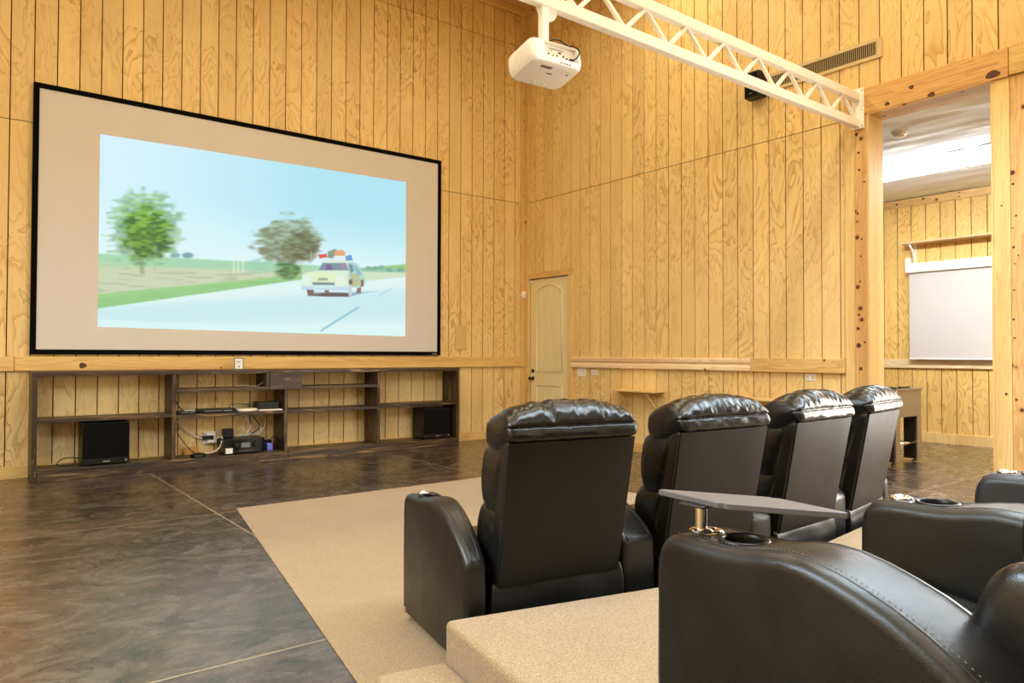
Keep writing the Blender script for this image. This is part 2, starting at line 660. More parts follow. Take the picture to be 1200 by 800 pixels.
# chair rails and baseboards
tag(box('trim_6', (-6.63, -0.045, 1.087), (-0.03, -0.001, 1.234), 'pine_x', bev=0.004), kind='structure')
tag(box('trim_7', (-9.6, -0.045, 1.087), (-6.634, -0.001, 1.234), 'pine_x', bev=0.004), kind='structure')
tag(box('baseboard_back', (-9.6, -0.025, 0), (-0.095, -0.001, 0.122), 'pine_x', bev=0.003), kind='structure')
tag(box('baseboard_right', (-0.025, -5.19, 0), (-0.001, -1.14, 0.122), 'pine_y', bev=0.003), kind='structure')


def rail_board(name, y0, y1, mat):
    """pale round-edged rail with a groove along its middle"""
    prof = [(-0.001, 1.088), (-0.045, 1.088), (-0.052, 1.10), (-0.050, 1.135), (-0.030, 1.160), (-0.030, 1.166),
            (-0.048, 1.185), (-0.050, 1.222), (-0.042, 1.234), (-0.001, 1.234)]
    bm = bm_new()
    a = [bm.verts.new((x, y0, z)) for x, z in prof]
    b = [bm.verts.new((x, y1, z)) for x, z in prof]
    bm.faces.new(a)
    bm.faces.new(b[::-1])
    for i in range(len(prof)):
        j = (i + 1) % len(prof)
        bm.faces.new((a[i], b[i], b[j], a[j]))
    return tag(link(name, bm_mesh(bm, name), mat), kind='structure')


rail_board('trim_8', -1.13, -2.085, 'pine_rail')
rail_board('trim_9', -2.09, -2.66, 'pine_rail')
rail_board('trim_10', -2.665, -4.11, 'pine_rail')
tag(box('trim_11', (-0.05, -5.19, 1.088), (-0.001, -4.113, 1.234), 'pine_y', bev=0.005), kind='structure')

# casing of the wide opening
tag(box('trim_12', (-0.025, -5.305, 0), (-0.001, -5.195, 3.645), 'pine_clear', bev=0.003), kind='structure')
tag(box('trim_13', (-0.04, -5.425, 0), (-0.001, -5.306, 3.645), 'pine_knotty', bev=0.003), kind='structure')
tag(box('trim_14', (-0.05, -6.64, 3.65), (-0.001, -5.20, 3.905), 'pine_header', bev=0.004), kind='structure')
tag(box('trim_15', (-0.05, -8.6, 3.66), (-0.001, -6.645, 3.905), 'pine_y', bev=0.004), kind='structure')
tag(box('trim_16', (-0.03, -6.64, 0), (-0.001, -6.515, 3.648), 'pine_clear', bev=0.003), kind='structure')
tag(box('trim_17', (-0.022, -6.90, 0), (-0.001, -6.642, 3.655), 'pine_knotty', bev=0.003), kind='structure')
# jamb liners through the thickness of the wall
tag(box('trim_18', (-0.038, -5.445, 0), (0.25, -5.426, 3.655), 'pine_clear'), kind='structure')
tag(box('trim_19', (-0.028, -6.514, 0), (0.25, -6.497, 3.655), 'pine_clear'), kind='structure')
tag(box('trim_20', (-0.045, -6.51, 3.638), (0.25, -5.43, 3.657), 'pine_y'), kind='structure')



def knot(parent, p, r, axis, squash=1.0):
    """round dark knot, a thin disc let into the face of a board"""
    bm = bm_new()
    n = 12
    ring = []
    for k in range(n):
        a = 2 * math.pi * k / n
        j = 1 + 0.12 * math.sin(3 * a + p[2] * 40)
        u, v = r * j * math.cos(a) * squash, r * j * math.sin(a)
        ring.append((u, v))
    f0, f1 = [], []
    for u, v in ring:
        if axis == 'x':
            f0.append(bm.verts.new((p[0] - 0.0012, p[1] + u, p[2] + v)))
            f1.append(bm.verts.new((p[0] + 0.002, p[1] + u, p[2] + v)))
        else:
            f0.append(bm.verts.new((p[0] + u, p[1] - 0.0012, p[2] + v)))
            f1.append(bm.verts.new((p[0] + u, p[1] + 0.002, p[2] + v)))
    bm.faces.new(f0)
    bm.faces.new(f1[::-1])
    for i in range(n):
        j = (i + 1) % n
        bm.faces.new((f0[i], f0[j], f1[j], f1[i]))
    link('knot', bm_mesh(bm, 'knot'), 'knot', parent)


T = bpy.data.objects
for y, z, r, sq in ((-5.631, 3.69, 0.019, 1.3), (-5.854, 3.786, 0.019, 1.2), (-6.029, 3.668, 0.022, 1.5), (-6.526, 3.70, 0.034, 1.7)):
    knot(T['trim_14'], (-0.05, y, z), r, 'x', sq)
for y, z, r in ((-5.325, 3.468, .018), (-5.344, 3.281, .013), (-5.351, 3.109, .013), (-5.400, 2.981, .010), (-5.332, 2.679, .012), (-5.373, 2.419, .010), (-5.353, 2.001, .011),
                (-5.34, 1.672, .013), (-5.33, 1.536, .017), (-5.335, 1.369, .024), (-5.356, 1.139, .018), (-5.395, 1.40, .011), (-5.36, 2.25, .009)):
    knot(T['trim_13'], (-0.04, y, z), r, 'x')
for y, z, r in ((-6.66, 2.73, .011), (-6.68, 2.456, .009), (-6.655, 2.356, .007), (-6.66, 2.191, .011), (-6.693, 2.12, .007), (-6.667, 2.05, .007), (-6.66, 1.826, .008), (-6.655, 1.579, .010), (-6.66, 1.42, .008), (-6.67, 0.9, .011)):
    knot(T['trim_17'], (-0.022, y, z), r, 'x')
knot(T['trim_16'], (-0.03, -6.576, 2.557), .008, 'x')
knot(T['trim_16'], (-0.03, -6.598, 0.944), .012, 'x')
knot(T['trim_6'], (-6.031, -0.045, 1.14), 0.030, 'y', 1.2)
knot(T['trim_6'], (-4.616, -0.045, 1.105), 0.010, 'y')
for x, z, r in ((-0.03, 5.218, .014), (-0.07, 5.257, .010), (-0.046, 4.944, .009), (-0.03, 3.76, .012), (-0.03, 6.34, .014), (-0.035, 4.80, .010)):
    knot(T['trim_3'], (x, -0.03, z), r, 'y')

# ------------------------------------------------------------------ door with its casing
tag(box('trim_21', (-0.022, -1.137, 2.442), (-0.001, -0.02, 2.535), 'pine_y', bev=0.002), kind='structure')
tag(box('trim_22', (-0.02, -0.131, 0), (0.03, -0.119, 2.44), 'pine_clear'), kind='structure')
tag(box('trim_23', (-0.02, -1.137, 0), (-0.001, -1.034, 2.44), 'pine_clear', bev=0.002), kind='structure')


def door():
    root = empty('door_1', (0, 0, 0), kind='structure')
    W0, W1 = -0.136, -1.028
    box('door_slab', (0.012, W1, 0.01), (0.056, W0, 2.432), 'door', root, bev=0.003)
    ymid = (W0 + W1) / 2
    hw = 0.29

    def arch(z_top, y):
        return z_top - 0.10 * ((y - ymid) / hw) ** 2

    # upper arched panel: raised moulding ring and its tongue boards
    top = 2.335
    path = [(0.009, ymid + hw, 1.02), (0.009, ymid - hw, 1.02)]
    path += [(0.009, ymid + hw * t, arch(top, ymid + hw * t)) for t in np.linspace(-1, 1, 15)]
    tube('panel_moulding', path, 0.013, 'door', root, 8, True)
    path = [(0.009, ymid + hw, 0.16), (0.009, ymid - hw, 0.16), (0.009, ymid - hw, 0.80), (0.009, ymid + hw, 0.80)]
    tube('panel_moulding', path, 0.013, 'door', root, 8, True)
    nb = 7
    bw = 2 * (hw - 0.03) / nb
    for k in range(nb):
        y = ymid + hw - 0.03 - k * bw
        for z0, z1 in ((1.05, arch(top, y - bw / 2) - 0.04), (0.19, 0.77)):
            box('panel_board', (0.006, y - bw + 0.004, z0), (0.013, y - 0.004, z1), 'door', root, bev=0.002, seg=1)
    lv = lathe('door_handle', [(0.03, 0.0), (0.032, 0.006), (0.014, 0.012), (0.012, 0.045), (0.026, 0.05), (0.03, 0.062), (0.024, 0.076), (0.008, 0.08)],
               'black_plastic', root, 16, (0, 0, 0), 'x')
    lv.scale = (-1, 1, 1)
    lv.location = (0.012, -0.20, 0.905)
    lv['label'] = 'black door knob'
    db = lathe('deadbolt', [(0.03, 0.0), (0.03, 0.012), (0.022, 0.02), (0.01, 0.022)], 'black_plastic', root, 16, (0, 0, 0), 'x')
    db.scale = (-1, 1, 1)
    db.location = (0.012, -0.20, 1.02)
    db['label'] = 'black deadbolt'
    for z in (0.25, 1.2, 2.06):
        h = box('hinge', (-0.012, -1.036, z), (0.012, -1.026, z + 0.1), 'black_plastic', root)
        h['label'] = 'black hinge'
    return root


door()
s_ = tag(box('door_sensor', (-0.016, -0.215, 2.385), (0.011, -0.15, 2.418), 'white_plastic', bev=0.004),
         'small white sensor on the top left corner of the cream door', 'sensor')

# ------------------------------------------------------------------ room beyond the opening
XF = 4.279
wall_far = tag(box('wall_far', (XF + 0.012, -9.2, 0), (XF + 0.2, 0.0, 3.65), 'groove'), kind='structure')
for k in range(0, 30):
    y0 = -1.93 - k * 0.2032
    plank(wall_far, 'y', y0 - GAP / 2, 0.2032 - GAP, 0.0, 1.15, XF, 'ply_far')
    plank(wall_far, 'y', y0 - GAP / 2, 0.2032 - GAP, 1.152, 3.63, XF, 'ply_far')
tag(box('wall_far_side', (0.24, -1.93, 0), (XF + 0.2, -1.8, 3.65), 'ply_far'), kind='structure')
tag(box('wall_far_end', (0.24, -9.2, 0), (XF + 0.2, -9.05, 3.65), 'ply_far'), kind='structure')
tag(box('trim_24', (XF - 0.03, -9.0, 1.09), (XF - 0.001, -1.94, 1.22), 'pine_rail', bev=0.003), kind='structure')
tag(box('trim_25', (XF - 0.03, -9.0, 3.52), (XF - 0.001, -1.94, 3.635), 'pine_y', bev=0.003), kind='structure')
tag(box('baseboard_far', (XF - 0.025, -9.0, 0), (XF - 0.001, -1.94, 0.15), 'pine_clear', bev=0.003), kind='structure')


def far_ceiling():
    # two sheets with a lap seam, gently quilted
    root = empty('ceiling_far', (0, 0, 0), kind='structure')
    for (x0, x1, z0) in ((0.24, 2.06, 3.655), (2.05, XF, 3.648)):
        bm = bm_new()
        nx, ny = 30, 110
        g = [[bm.verts.new((x0 + (x1 - x0) * i / nx, -9.05 + 7.15 * j / ny,
                            z0 + 0.016 * mnoise.noise(Vector((i * 0.45, j * 0.10, z0 * 9))) + 0.006 * mnoise.noise(Vector((i * 1.3, j * 0.35, 5)))))
              for j in range(ny + 1)] for i in range(nx + 1)]
        for i in range(nx):
            for j in range(ny):
                bm.faces.new((g[i][j], g[i + 1][j], g[i + 1][j + 1], g[i][j + 1]))
        o = link('ceiling_sheet', bm_mesh(bm, 'ceiling_sheet'), 'ceil_white', root, smooth=True)
    box('roof_deck', (0.24, -9.05, 3.69), (XF + 0.2, -1.8, 3.72), 'ceil_white', root)


far_ceiling()

# ------------------------------------------------------------------ carpet, platform, step
D80 = Vector((math.cos(R(79.9)), math.sin(R(79.9)), 0))
U80 = Vector((D80.y, -D80.x, 0))
bm = bm_new()
prism(bm, [(-6.12, -7.62), (-5.281, -2.838), (-2.45, -2.79), (-1.72, -6.9), (-1.72, -7.62)][::-1], 0.0, 0.008)
o = link('carpet', bm_mesh(bm, 'carpet'), 'carpet')
bevel(o, 0.004, 2)
tag(o, 'tan carpet lying on the dark floor under the front row of seats', 'carpet')

RZ = 0.285
PL = Vector((-5.690, -6.635, 0))
rear_l = PL - D80 * 6.0
plat = [(PL.x, PL.y), (-4.68, -6.865), (-3.64, -6.905), (-2.93, -6.815), (-1.85, -6.60), (-1.85, -12.4), (rear_l.x, -12.4)]
bm = bm_new()
prism(bm, plat[::-1], 0.0082, RZ)
bmesh.ops.subdivide_edges(bm, edges=bm.edges[:], cuts=6)
o = link('carpeted_platform', bm_mesh(bm, 'platform'), 'carpet', smooth=False)
bevel(o, 0.022, 4, 50)
tag(o, 'raised tan carpeted platform carrying the second row of seats', 'platform')
s0 = PL - D80 * 0.02 - U80 * 0.272
s1 = PL - D80 * 0.02 - U80 * 0.002
s2 = s1 - D80 * 1.3
s3 = s0 - D80 * 1.3
bm = bm_new()
prism(bm, [(s0.x, s0.y), (s3.x, s3.y), (s2.x, s2.y), (s1.x, s1.y)], 0.0082, 0.145)
o = link('carpeted_step', bm_mesh(bm, 'step'), 'carpet')
bevel(o, 0.02, 4)
tag(o, 'low tan carpeted step against the left side of the platform', 'step')


# ------------------------------------------------------------------ reclining seats
def arm_profile():
    pts = [(0.0, 0.03), (0.006, 0.30), (0.004, 0.52), (-0.004, 0.572), (-0.03, 0.594), (-0.07, 0.600), (-0.12, 0.602), (-0.18, 0.603),
           (-0.23, 0.608), (-0.28, 0.618), (-0.33, 0.625), (-0.38, 0.6235), (-0.43, 0.614), (-0.48, 0.600), (-0.53, 0.583), (-0.58, 0.560),
           (-0.63, 0.533), (-0.68, 0.500), (-0.715, 0.472), (-0.748, 0.440), (-0.752, 0.03)]
    return pts


def arm_mesh(xo_f, xi_f, xo_r, xi_r, name):
    """arm between outer edge xo and inner edge xi, front and rear widths given"""
    prof = arm_profile()
    bm = bm_new()

    def X(s, f, r):
        t = max(0.0, min(1.0, -s / 0.75))
        return f + (r - f) * t
    left = [bm.verts.new((X(s, xo_f, xo_r), s, z)) for s, z in prof]
    right = [bm.verts.new((X(s, xi_f, xi_r), s, z)) for s, z in prof]
    bm.faces.new(left)
    bm.faces.new(right[::-1])
    n = len(prof)
    for i in range(n):
        j = (i + 1) % n
        bm.faces.new((left[i], right[i], right[j], left[j]))
    me = bm_mesh(bm, name)
    o = link(name, me, 'leather')
    bevel(o, 0.028, 5, 40)
    # cup hole
    cx = (X(-0.19, xo_f, xo_r) + X(-0.19, xi_f, xi_r)) / 2
    bmc = bm_new()
    bm_lathe(bmc, [(0.044, 0.52), (0.044, 0.72)], 32, (cx, -0.165, 0))
    cut = link('cutter', bm_mesh(bmc, 'cutter'), 'black_plastic')
    md = o.modifiers.new('cup', 'BOOLEAN')
    md.operation = 'DIFFERENCE'
    md.solver = 'EXACT'
    md.object = cut
    me2 = apply_mods(o)
    bpy.data.objects.remove(cut)
    bpy.data.objects.remove(o)
    me2.materials.clear()
    me2.materials.append(M['leather'])
    me2.shade_smooth()
    return me2, X, cx


ARM_KINDS = {
    'end_left': (-0.430, -0.268, -0.430, -0.338),
    'middle': (-0.078, 0.078, -0.095, 0.095),
    'end_right': (0.268, 0.430, 0.338, 0.430),
    'wide_left': (-0.445, -0.258, -0.445, -0.250),
}
ARMS = {k: arm_mesh(*v, name='armrest') for k, v in ARM_KINDS.items()}


def seam_path(kind, inset, side, s0=-0.02, s1=-0.745, n=40, lift=0.0):
    xo_f, xi_f, xo_r, xi_r = ARM_KINDS[kind]
    prof = [p for p in arm_profile() if p[1] > 0.57 or (p[0] < -0.4 and p[1] > 0.4)]
    ss = np.linspace(s0, s1, n)
    ps = np.array([p[0] for p in prof])[::-1]
    pz = np.array([p[1] for p in prof])[::-1]
    out = []
    for s in ss:
        t = max(0, min(1, -s / 0.75))
        x = (xo_f + (xo_r - xo_f) * t + inset) if side < 0 else (xi_f + (xi_r - xi_f) * t - inset)
        out.append((x, s, float(np.interp(s, ps, pz)) + lift))
    return out


_arm_parts = {}


def add_arm(parent, kind, mat4, tray_cap=True, stitched=False, mat='leather'):
    me, X, cx = ARMS[kind]
    if mat != 'leather':
        me = me.copy()
        me.materials.clear()
        me.materials.append(M[mat])
    o = link('armrest', me, None, parent)
    o.matrix_local = mat4
    if kind not in _arm_parts:
        bm = bm_new()
        for side in (-1, 1):
            bm_tube(bm, seam_path(kind, 0.030, side, lift=-0.001), 0.0030, 6)
        seam = bm_mesh(bm, 'seam')
        seam.materials.append(M['leather'])
        seam.shade_smooth()
        bm = bm_new()
        bm_lathe(bm, [(0.0405, 0.545), (0.0405, 0.598), (0.0415, 0.6065), (0.046, 0.609), (0.051, 0.607), (0.052, 0.600), (0.044, 0.592), (0.0435, 0.54)], 32, (cx, -0.165, 0))
        cup = bm_mesh(bm, 'cup_ring')
        bm = bm_new()
        bm_lathe(bm, [(0.0435, 0.535), (0.0435, 0.538), (0.040, 0.539), (0.039, 0.5395)], 32, (cx, -0.165, 0))
        cupb = bm_mesh(bm, 'cup_floor')
        xc = X(-0.07, *[ARM_KINDS[kind][i] for i in (0, 2)]) * 0.5 + X(-0.07, *[ARM_KINDS[kind][i] for i in (1, 3)]) * 0.5
        bm = bm_new()
        bm_lathe(bm, [(0.027, 0.596), (0.028, 0.604), (0.024, 0.6075), (0.016, 0.6075), (0.013, 0.603)], 24, (xc, -0.072, 0))
        cap = bm_mesh(bm, 'tray_socket')
        for m_, mt in ((cup, 'black_plastic'), (cupb, 'black_plastic'), (cap, 'chrome')):
            m_.materials.append(M[mt])
            m_.shade_smooth()
        _arm_parts[kind] = (seam, cup, cupb, cap)
    seam, cup, cupb, cap = _arm_parts[kind]
    link('seam', seam, None, o)
    link('cup_ring', cup, None, o)
    link('cup_floor', cupb, None, o)
    c = link('tray_socket', cap, None, o)
    c['label'] = 'chrome tray socket'
    if kind == 'end_left':
        pp = box('power_port', (-0.4325, -0.052, 0.032), (-0.4298, -0.022, 0.068), 'chrome', o, bev=0.004)
        pp['label'] = 'small metal port'
    if stitched:
        p = seam_path(kind, 0.041, -1, s0=-0.03, n=150, lift=0.0022)
        bm = bm_new()
        for a, b in zip(p[0::2], p[1::2]):
            bm_tube(bm, [a, tuple(np.array(a) * 0.4 + np.array(b) * 0.6)], 0.0009, 5)
        st = link('stitching', bm_mesh(bm, 'stitching'), 'stitch', o)
        st['kind'] = 'stuff'
    return o


def pillow_mesh(name, section, hw, end_r, nx=44, ns=56, crown=0.0, fn=None, expo=2.0):
    """closed y-z section swept across x, ends rounded off, fn(x, y, z, t) may crease it"""
    sec = spline(section, ns)
    cy = sum(p.x for p in sec) / ns
    cz = sum(p.y for p in sec) / ns
    bm = bm_new()
    rings = []
    ths = np.linspace(-1, 1, nx + 1)
    xs_ = []
    core = hw - end_r
    for t in ths:
        # denser stations near the ends
        xs_.append(hw * math.sin(t * math.pi / 2 * 0.985))
    for x in xs_:
        e = max(0.0, abs(x) - core) / end_r
        k = max(0.02, (1 - min(0.9995, e) ** expo)) ** (1 / expo)
        cz_ = cz - 0.0
        ring = []
        for i, p in enumerate(sec):
            y = cy + (p.x - cy) * (0.35 + 0.65 * k if e > 0 else 1)
            z = cz + (p.y - cz) * (k if e > 0 else 1)
            if crown and p.y > cz:
                z -= crown * (abs(x) / hw) ** 2.4 * (p.y - cz) / 0.1
            if fn:
                y, z = fn(x, y, z, i / ns, k)
            ring.append(bm.verts.new((x, y, z)))
        rings.append(ring)
    for a, b in zip(rings[:-1], rings[1:]):
        for i in range(ns):
            bm.faces.new((a[i], a[(i + 1) % ns], b[(i + 1) % ns], b[i]))
    bm.faces.new(rings[0][::-1])
    bm.faces.new(rings[-1])
    me = bm_mesh(bm, name)
    me.shade_smooth()
    return me


HEAD = [(-0.846, 0.926), (-0.872, 0.935), (-0.878, 0.955), (-0.872, 0.978), (-0.862, 0.987), (-0.870, 1.006), (-0.858, 1.042), (-0.826, 1.074), (-0.778, 1.088),
        (-0.725, 1.076), (-0.672, 1.040), (-0.640, 0.990), (-0.630, 0.930), (-0.645, 0.888), (-0.69, 0.872), (-0.75, 0.88), (-0.81, 0.905)]
MID = [(-0.80, 0.91), (-0.70, 0.925), (-0.645, 0.91), (-0.603, 0.87), (-0.585, 0.78), (-0.582, 0.70), (-0.598, 0.640), (-0.645, 0.615), (-0.72, 0.63), (-0.77, 0.75)]
LUM = [(-0.74, 0.66), (-0.65, 0.665), (-0.585, 0.655), (-0.545, 0.61), (-0.53, 0.53), (-0.533, 0.46), (-0.555, 0.41), (-0.61, 0.395), (-0.69, 0.40), (-0.71, 0.52)]


def head_fn(seed):
    rnd = random.Random(seed)
    cre = []
    for k in range(14):
        cre.append((-0.29 + 0.58 * (k + rnd.uniform(0.1, 0.9)) / 14, rnd.uniform(0.003, 0.012), rnd.uniform(0.008, 0.018), rnd.uniform(-0.10, 0.10)))
    seams = [(-0.115, 0.016, 0.007, -0.09), (0.125, 0.016, 0.007, -0.09)]
    nz = Vector((seed * 3.1, seed * 1.7, 0))

    def fn(x, y, z, t, k):
        if z > 0.987:      # the dome sinks to the piped seam at both ends
            c_ = max(0.0, 1 - (abs(x) / 0.312) ** 2.6) ** 0.62
            z = 0.987 + (z - 0.987) * (0.22 + 0.78 * c_)
        top = max(0.0, min(1.0, (z - 0.985) / 0.05))
        # wrinkles gather at the rear seam, fading to the front
        fade = max(0.0, min(1.0, (-0.62 - y) / 0.22))
        d = 0.0
        for c, a, w, sl in cre:
            xx = x - c - sl * (y + 0.75)
            d += a * math.exp(-(xx / w) ** 2) * (0.45 + 0.55 * fade)
        for c, a, w, sl in seams:
            xx = x - c - sl * (y + 0.75)
            d += a * math.exp(-(xx / w) ** 2)
        z -= d * top * (0.4 + 0.6 * k)
        # piped seam along the rear and puckers of the band under it
        z += 0.0018 * mnoise.noise(Vector((x * 22, y * 6, z * 10)) + nz) * k
        y += 0.0035 * mnoise.noise(Vector((x * 16, z * 30, 3)) + nz) * k * (1 if y < -0.8 else 0.4)
        return y, z
    return fn


def cushion_fn(seed):
    nz = Vector((seed * 2.3, seed * 5.7, 1))

    def fn(x, y, z, t, k):
        y += 0.006 * mnoise.noise(Vector((x * 6, z * 9, 0)) + nz) * k
        z += 0.006 * mnoise.noise(Vector((x * 7, y * 14, 4)) + nz) * k
        return y, z
    return fn


HEADS = []
for sd in range(4):
    me = pillow_mesh('headrest', HEAD, 0.309, 0.05, nx=120, ns=84, crown=0.0, fn=head_fn(sd + 3), expo=3.2)
    me.materials.append(M['leather_head'])
    HEADS.append(me)
MIDM = pillow_mesh('back_cushion', MID, 0.302, 0.045, fn=cushion_fn(1), expo=3)
MIDM.materials.append(M['leather_head'])
LUMM = pillow_mesh('back_cushion', LUM, 0.298, 0.045, fn=cushion_fn(2), expo=3)
LUMM.materials.append(M['leather_head'])


def shell_mesh():
    rear = [(-0.742, 0.335), (-0.762, 0.45), (-0.786, 0.58), (-0.812, 0.72), (-0.834, 0.84), (-0.850, 0.932)]
    front = [(-0.735, 0.932), (-0.700, 0.84), (-0.674, 0.72), (-0.650, 0.58), (-0.632, 0.45), (-0.622, 0.335)]
    wid = {0: 0.293, 1: 0.294, 2: 0.297, 3: 0.300, 4: 0.302, 5: 0.303}
    bm = bm_new()
    sec = rear + front
    L_, R_ = [], []
    for i, (y, z) in enumerate(sec):
        w = wid[i if i < 6 else 11 - i] - (0.0 if i < 6 else 0.012)
        L_.append(bm.verts.new((-w, y, z)))
        R_.append(bm.verts.new((w, y, z)))
    bm.faces.new(L_)
    bm.faces.new(R_[::-1])
    for i in range(12):
        j = (i + 1) % 12
        bm.faces.new((L_[i], R_[i], R_[j], L_[j]))
    me = bm_mesh(bm, 'back_shell')
    me.materials.append(M['leather'])
    return me


def panel_mesh():
    bm = bm_new()
    rear = [(-0.744, 0.345), (-0.765, 0.45), (-0.789, 0.58), (-0.815, 0.72), (-0.837, 0.84), (-0.852, 0.925)]
    nx = 10
    g = []
    for (y, z) in rear:
        w = 0.287 + (z - 0.345) * 0.018
        g.append([bm.verts.new((-w + 2 * w * i / nx, y - 0.0035 + (0.003 if i in (0, nx) else 0), z)) for i in range(nx + 1)])
    b = []
    for (y, z) in rear:
        w = 0.287 + (z - 0.345) * 0.018
        b.append([bm.verts.new((-w + 2 * w * i / nx, y + 0.01, z)) for i in range(nx + 1)])
    for G in (g, b):
        for j in range(len(rear) - 1):
            for i in range(nx):
                bm.faces.new((G[j][i], G[j][i + 1], G[j + 1][i + 1], G[j + 1][i]))
    rim = lambda G: [G[0][i] for i in range(nx + 1)] + [G[j][nx] for j in range(1, len(rear))] + [G[-1][i] for i in range(nx - 1, -1, -1)] + [G[j][0] for j in range(len(rear) - 2, 0, -1)]
    r1, r2 = rim(g), rim(b)
    for i in range(len(r1)):
        j = (i + 1) % len(r1)
        bm.faces.new((r1[i], r1[j], r2[j], r2[i]))
    me = bm_mesh(bm, 'back_panel')
    me.materials.append(M['leather_panel'])
    me.shade_smooth()
    return me


def kick_fn(x, y, z, t, k):
    y += 0.010 * mnoise.noise(Vector((x * 7, z * 10, 8)))
    z += 0.010 * math.sin(x * 5) * (1 if z > 0.3 else 0)
    return y, z


SHELL = shell_mesh()
PANEL = panel_mesh()
KICK = pillow_mesh('kick_panel', [(-0.742, 0.05), (-0.748, 0.15), (-0.748, 0.30), (-0.740, 0.343), (-0.728, 0.352), (-0.716, 0.34), (-0.712, 0.2), (-0.715, 0.05)],
                   0.318, 0.018, nx=40, ns=60, fn=kick_fn, expo=3.0)
KICK.materials.append(M['leather_panel'])
SEAT = pillow_mesh('seat_cushion', [(-0.60, 0.28), (-0.60, 0.39), (-0.45, 0.415), (-0.25, 0.425), (-0.08, 0.42), (-0.03, 0.385), (-0.035, 0.32), (-0.10, 0.28), (-0.4, 0.27)],
                   0.268, 0.05, fn=cushion_fn(4), expo=3)
SEAT.materials.append(M['leather_head'])
FOOT = pillow_mesh('footrest', [(-0.05, 0.08), (-0.05, 0.30), (-0.03, 0.37), (0.01, 0.36), (0.02, 0.25), (0.02, 0.12), (0.0, 0.07)], 0.262, 0.03, fn=cushion_fn(5), expo=3)
FOOT.materials.append(M['leather'])
bm = bm_new()
bm_box(bm, (-0.27, -0.70, 0.015), (0.27, -0.08, 0.26))
BASE = bm_mesh(bm, 'base')
BASE.materials.append(M['black_plastic'])


def make_seat(origin, az, zf, label, group, arms, head, tilt=0.0):
    """arms: list of (kind, matrix)"""
    root = empty('recliner', (origin[0], origin[1], zf), R(az - 90), label, 'recliner', group)
    o = link('back_shell', SHELL, None, root)
    bevel(o, 0.02, 4, 50)
    pn = link('back_panel', PANEL, None, root)
    pn.modifiers.new('split', 'EDGE_SPLIT').split_angle = R(25)
    back = [o, pn, link('headrest', HEADS[head % 4], None, root), link('back_cushion', MIDM, None, root), link('back_cushion', LUMM, None, root)]
    for p_ in back:
        p_.location.z = -0.010
    if tilt:   # backrest laid back about its hinge
        hinge = Matrix.Translation((0, -0.64, 0.38))
        for p_ in back:
            p_.matrix_local = hinge @ Matrix.Rotation(R(tilt), 4, 'X') @ hinge.inverted()
    link('seat_cushion', SEAT, None, root)
    link('footrest', FOOT, None, root)
    link('kick_panel', KICK, None, root)
    link('base', BASE, None, root)
    for kw in arms:
        add_arm(root, *kw)
    return root


def dirv(az):
    return Vector((math.cos(R(az)), math.sin(R(az)), 0))


def seat_frame(P, az):
    """origin of a seat whose panel top centre is P"""
    return P + dirv(az) * 0.85


def row(first_origin, az0, step, pitch, n):
    fr = []
    P = Vector(first_origin) - dirv(az0) * 0.85
    for k in range(n):
        az = az0 + k * step
        fr.append((seat_frame(P, az), az))
        P = P + dirv(az + step / 2 - 90) * pitch
    return fr


def shared_arm(frA, frB):
    """matrix (local to seat B) of the wedge arm standing between seats A and B"""
    (oA, azA), (oB, azB) = frA, frB
    mid = (oA + oB) / 2
    W = Matrix.Translation(mid) @ Matrix.Rotation(R((azA + azB) / 2 - 90), 4, 'Z')
    B = Matrix.Translation(oB) @ Matrix.Rotation(R(azB - 90), 4, 'Z')
    return B.inverted() @ W


I4 = Matrix.Identity(4)
a0 = Vector((-5.430, -5.848, 0))
AZ1 = 79.7
o1 = a0 + Vector((dirv(AZ1).y, -dirv(AZ1).x, 0)) * 0.432
FR = row(o1, AZ1, 6.5, 0.858, 4)
front_labels = ['black leather recliner at the left end of the front row on tan carpet',
                'black leather front row recliner second from the left, seen behind the grey tray',
                'black leather front row recliner third from the left with its back panel catching light',
                'black leather recliner at the right end of the front row nearest the wide opening']
for k, (og, az) in enumerate(FR):
    arms = [('end_left', I4)] if k == 0 else [('middle', shared_arm(FR[k - 1], FR[k]))]
    if k == 3:
        arms.append(('end_right', I4))
    make_seat((og.x, og.y), az, 0.0085, front_labels[k], 'front row of recliners', arms, k)

AZ2 = 82.0
A2 = Vector((-5.955, -7.895, 0)) + dirv(AZ2) * 0.032 - Vector((dirv(AZ2).y, -dirv(AZ2).x, 0)) * -0.011
o2 = A2 + Vector((dirv(AZ2).y, -dirv(AZ2).x, 0)) * 0.445
FR2 = row(o2, AZ2, 7.5, 0.83, 3)
make_seat((FR2[0][0].x, FR2[0][0].y), FR2[0][1], RZ, 'black leather recliner on the platform with grey swivel tray on its arm', 'second row of recliners',
          [('wide_left', I4, False, True)], 1, 10)
make_seat((FR2[1][0].x, FR2[1][0].y), FR2[1][1], RZ, 'black leather recliner on the platform right of the seat with the tray', 'second row of recliners',
          [('middle', shared_arm(FR2[0], FR2[1])), ('middle', Matrix.Identity(4) @ (Matrix.Translation(FR2[1][0]) @ Matrix.Rotation(R(FR2[1][1] - 90), 4, 'Z')).inverted()
            @ (Matrix.Translation((FR2[1][0] + FR2[2][0]) / 2) @ Matrix.Rotation(R((FR2[1][1] + FR2[2][1]) / 2 - 90), 4, 'Z')), True, False, 'leather_blue')], 2, 10)


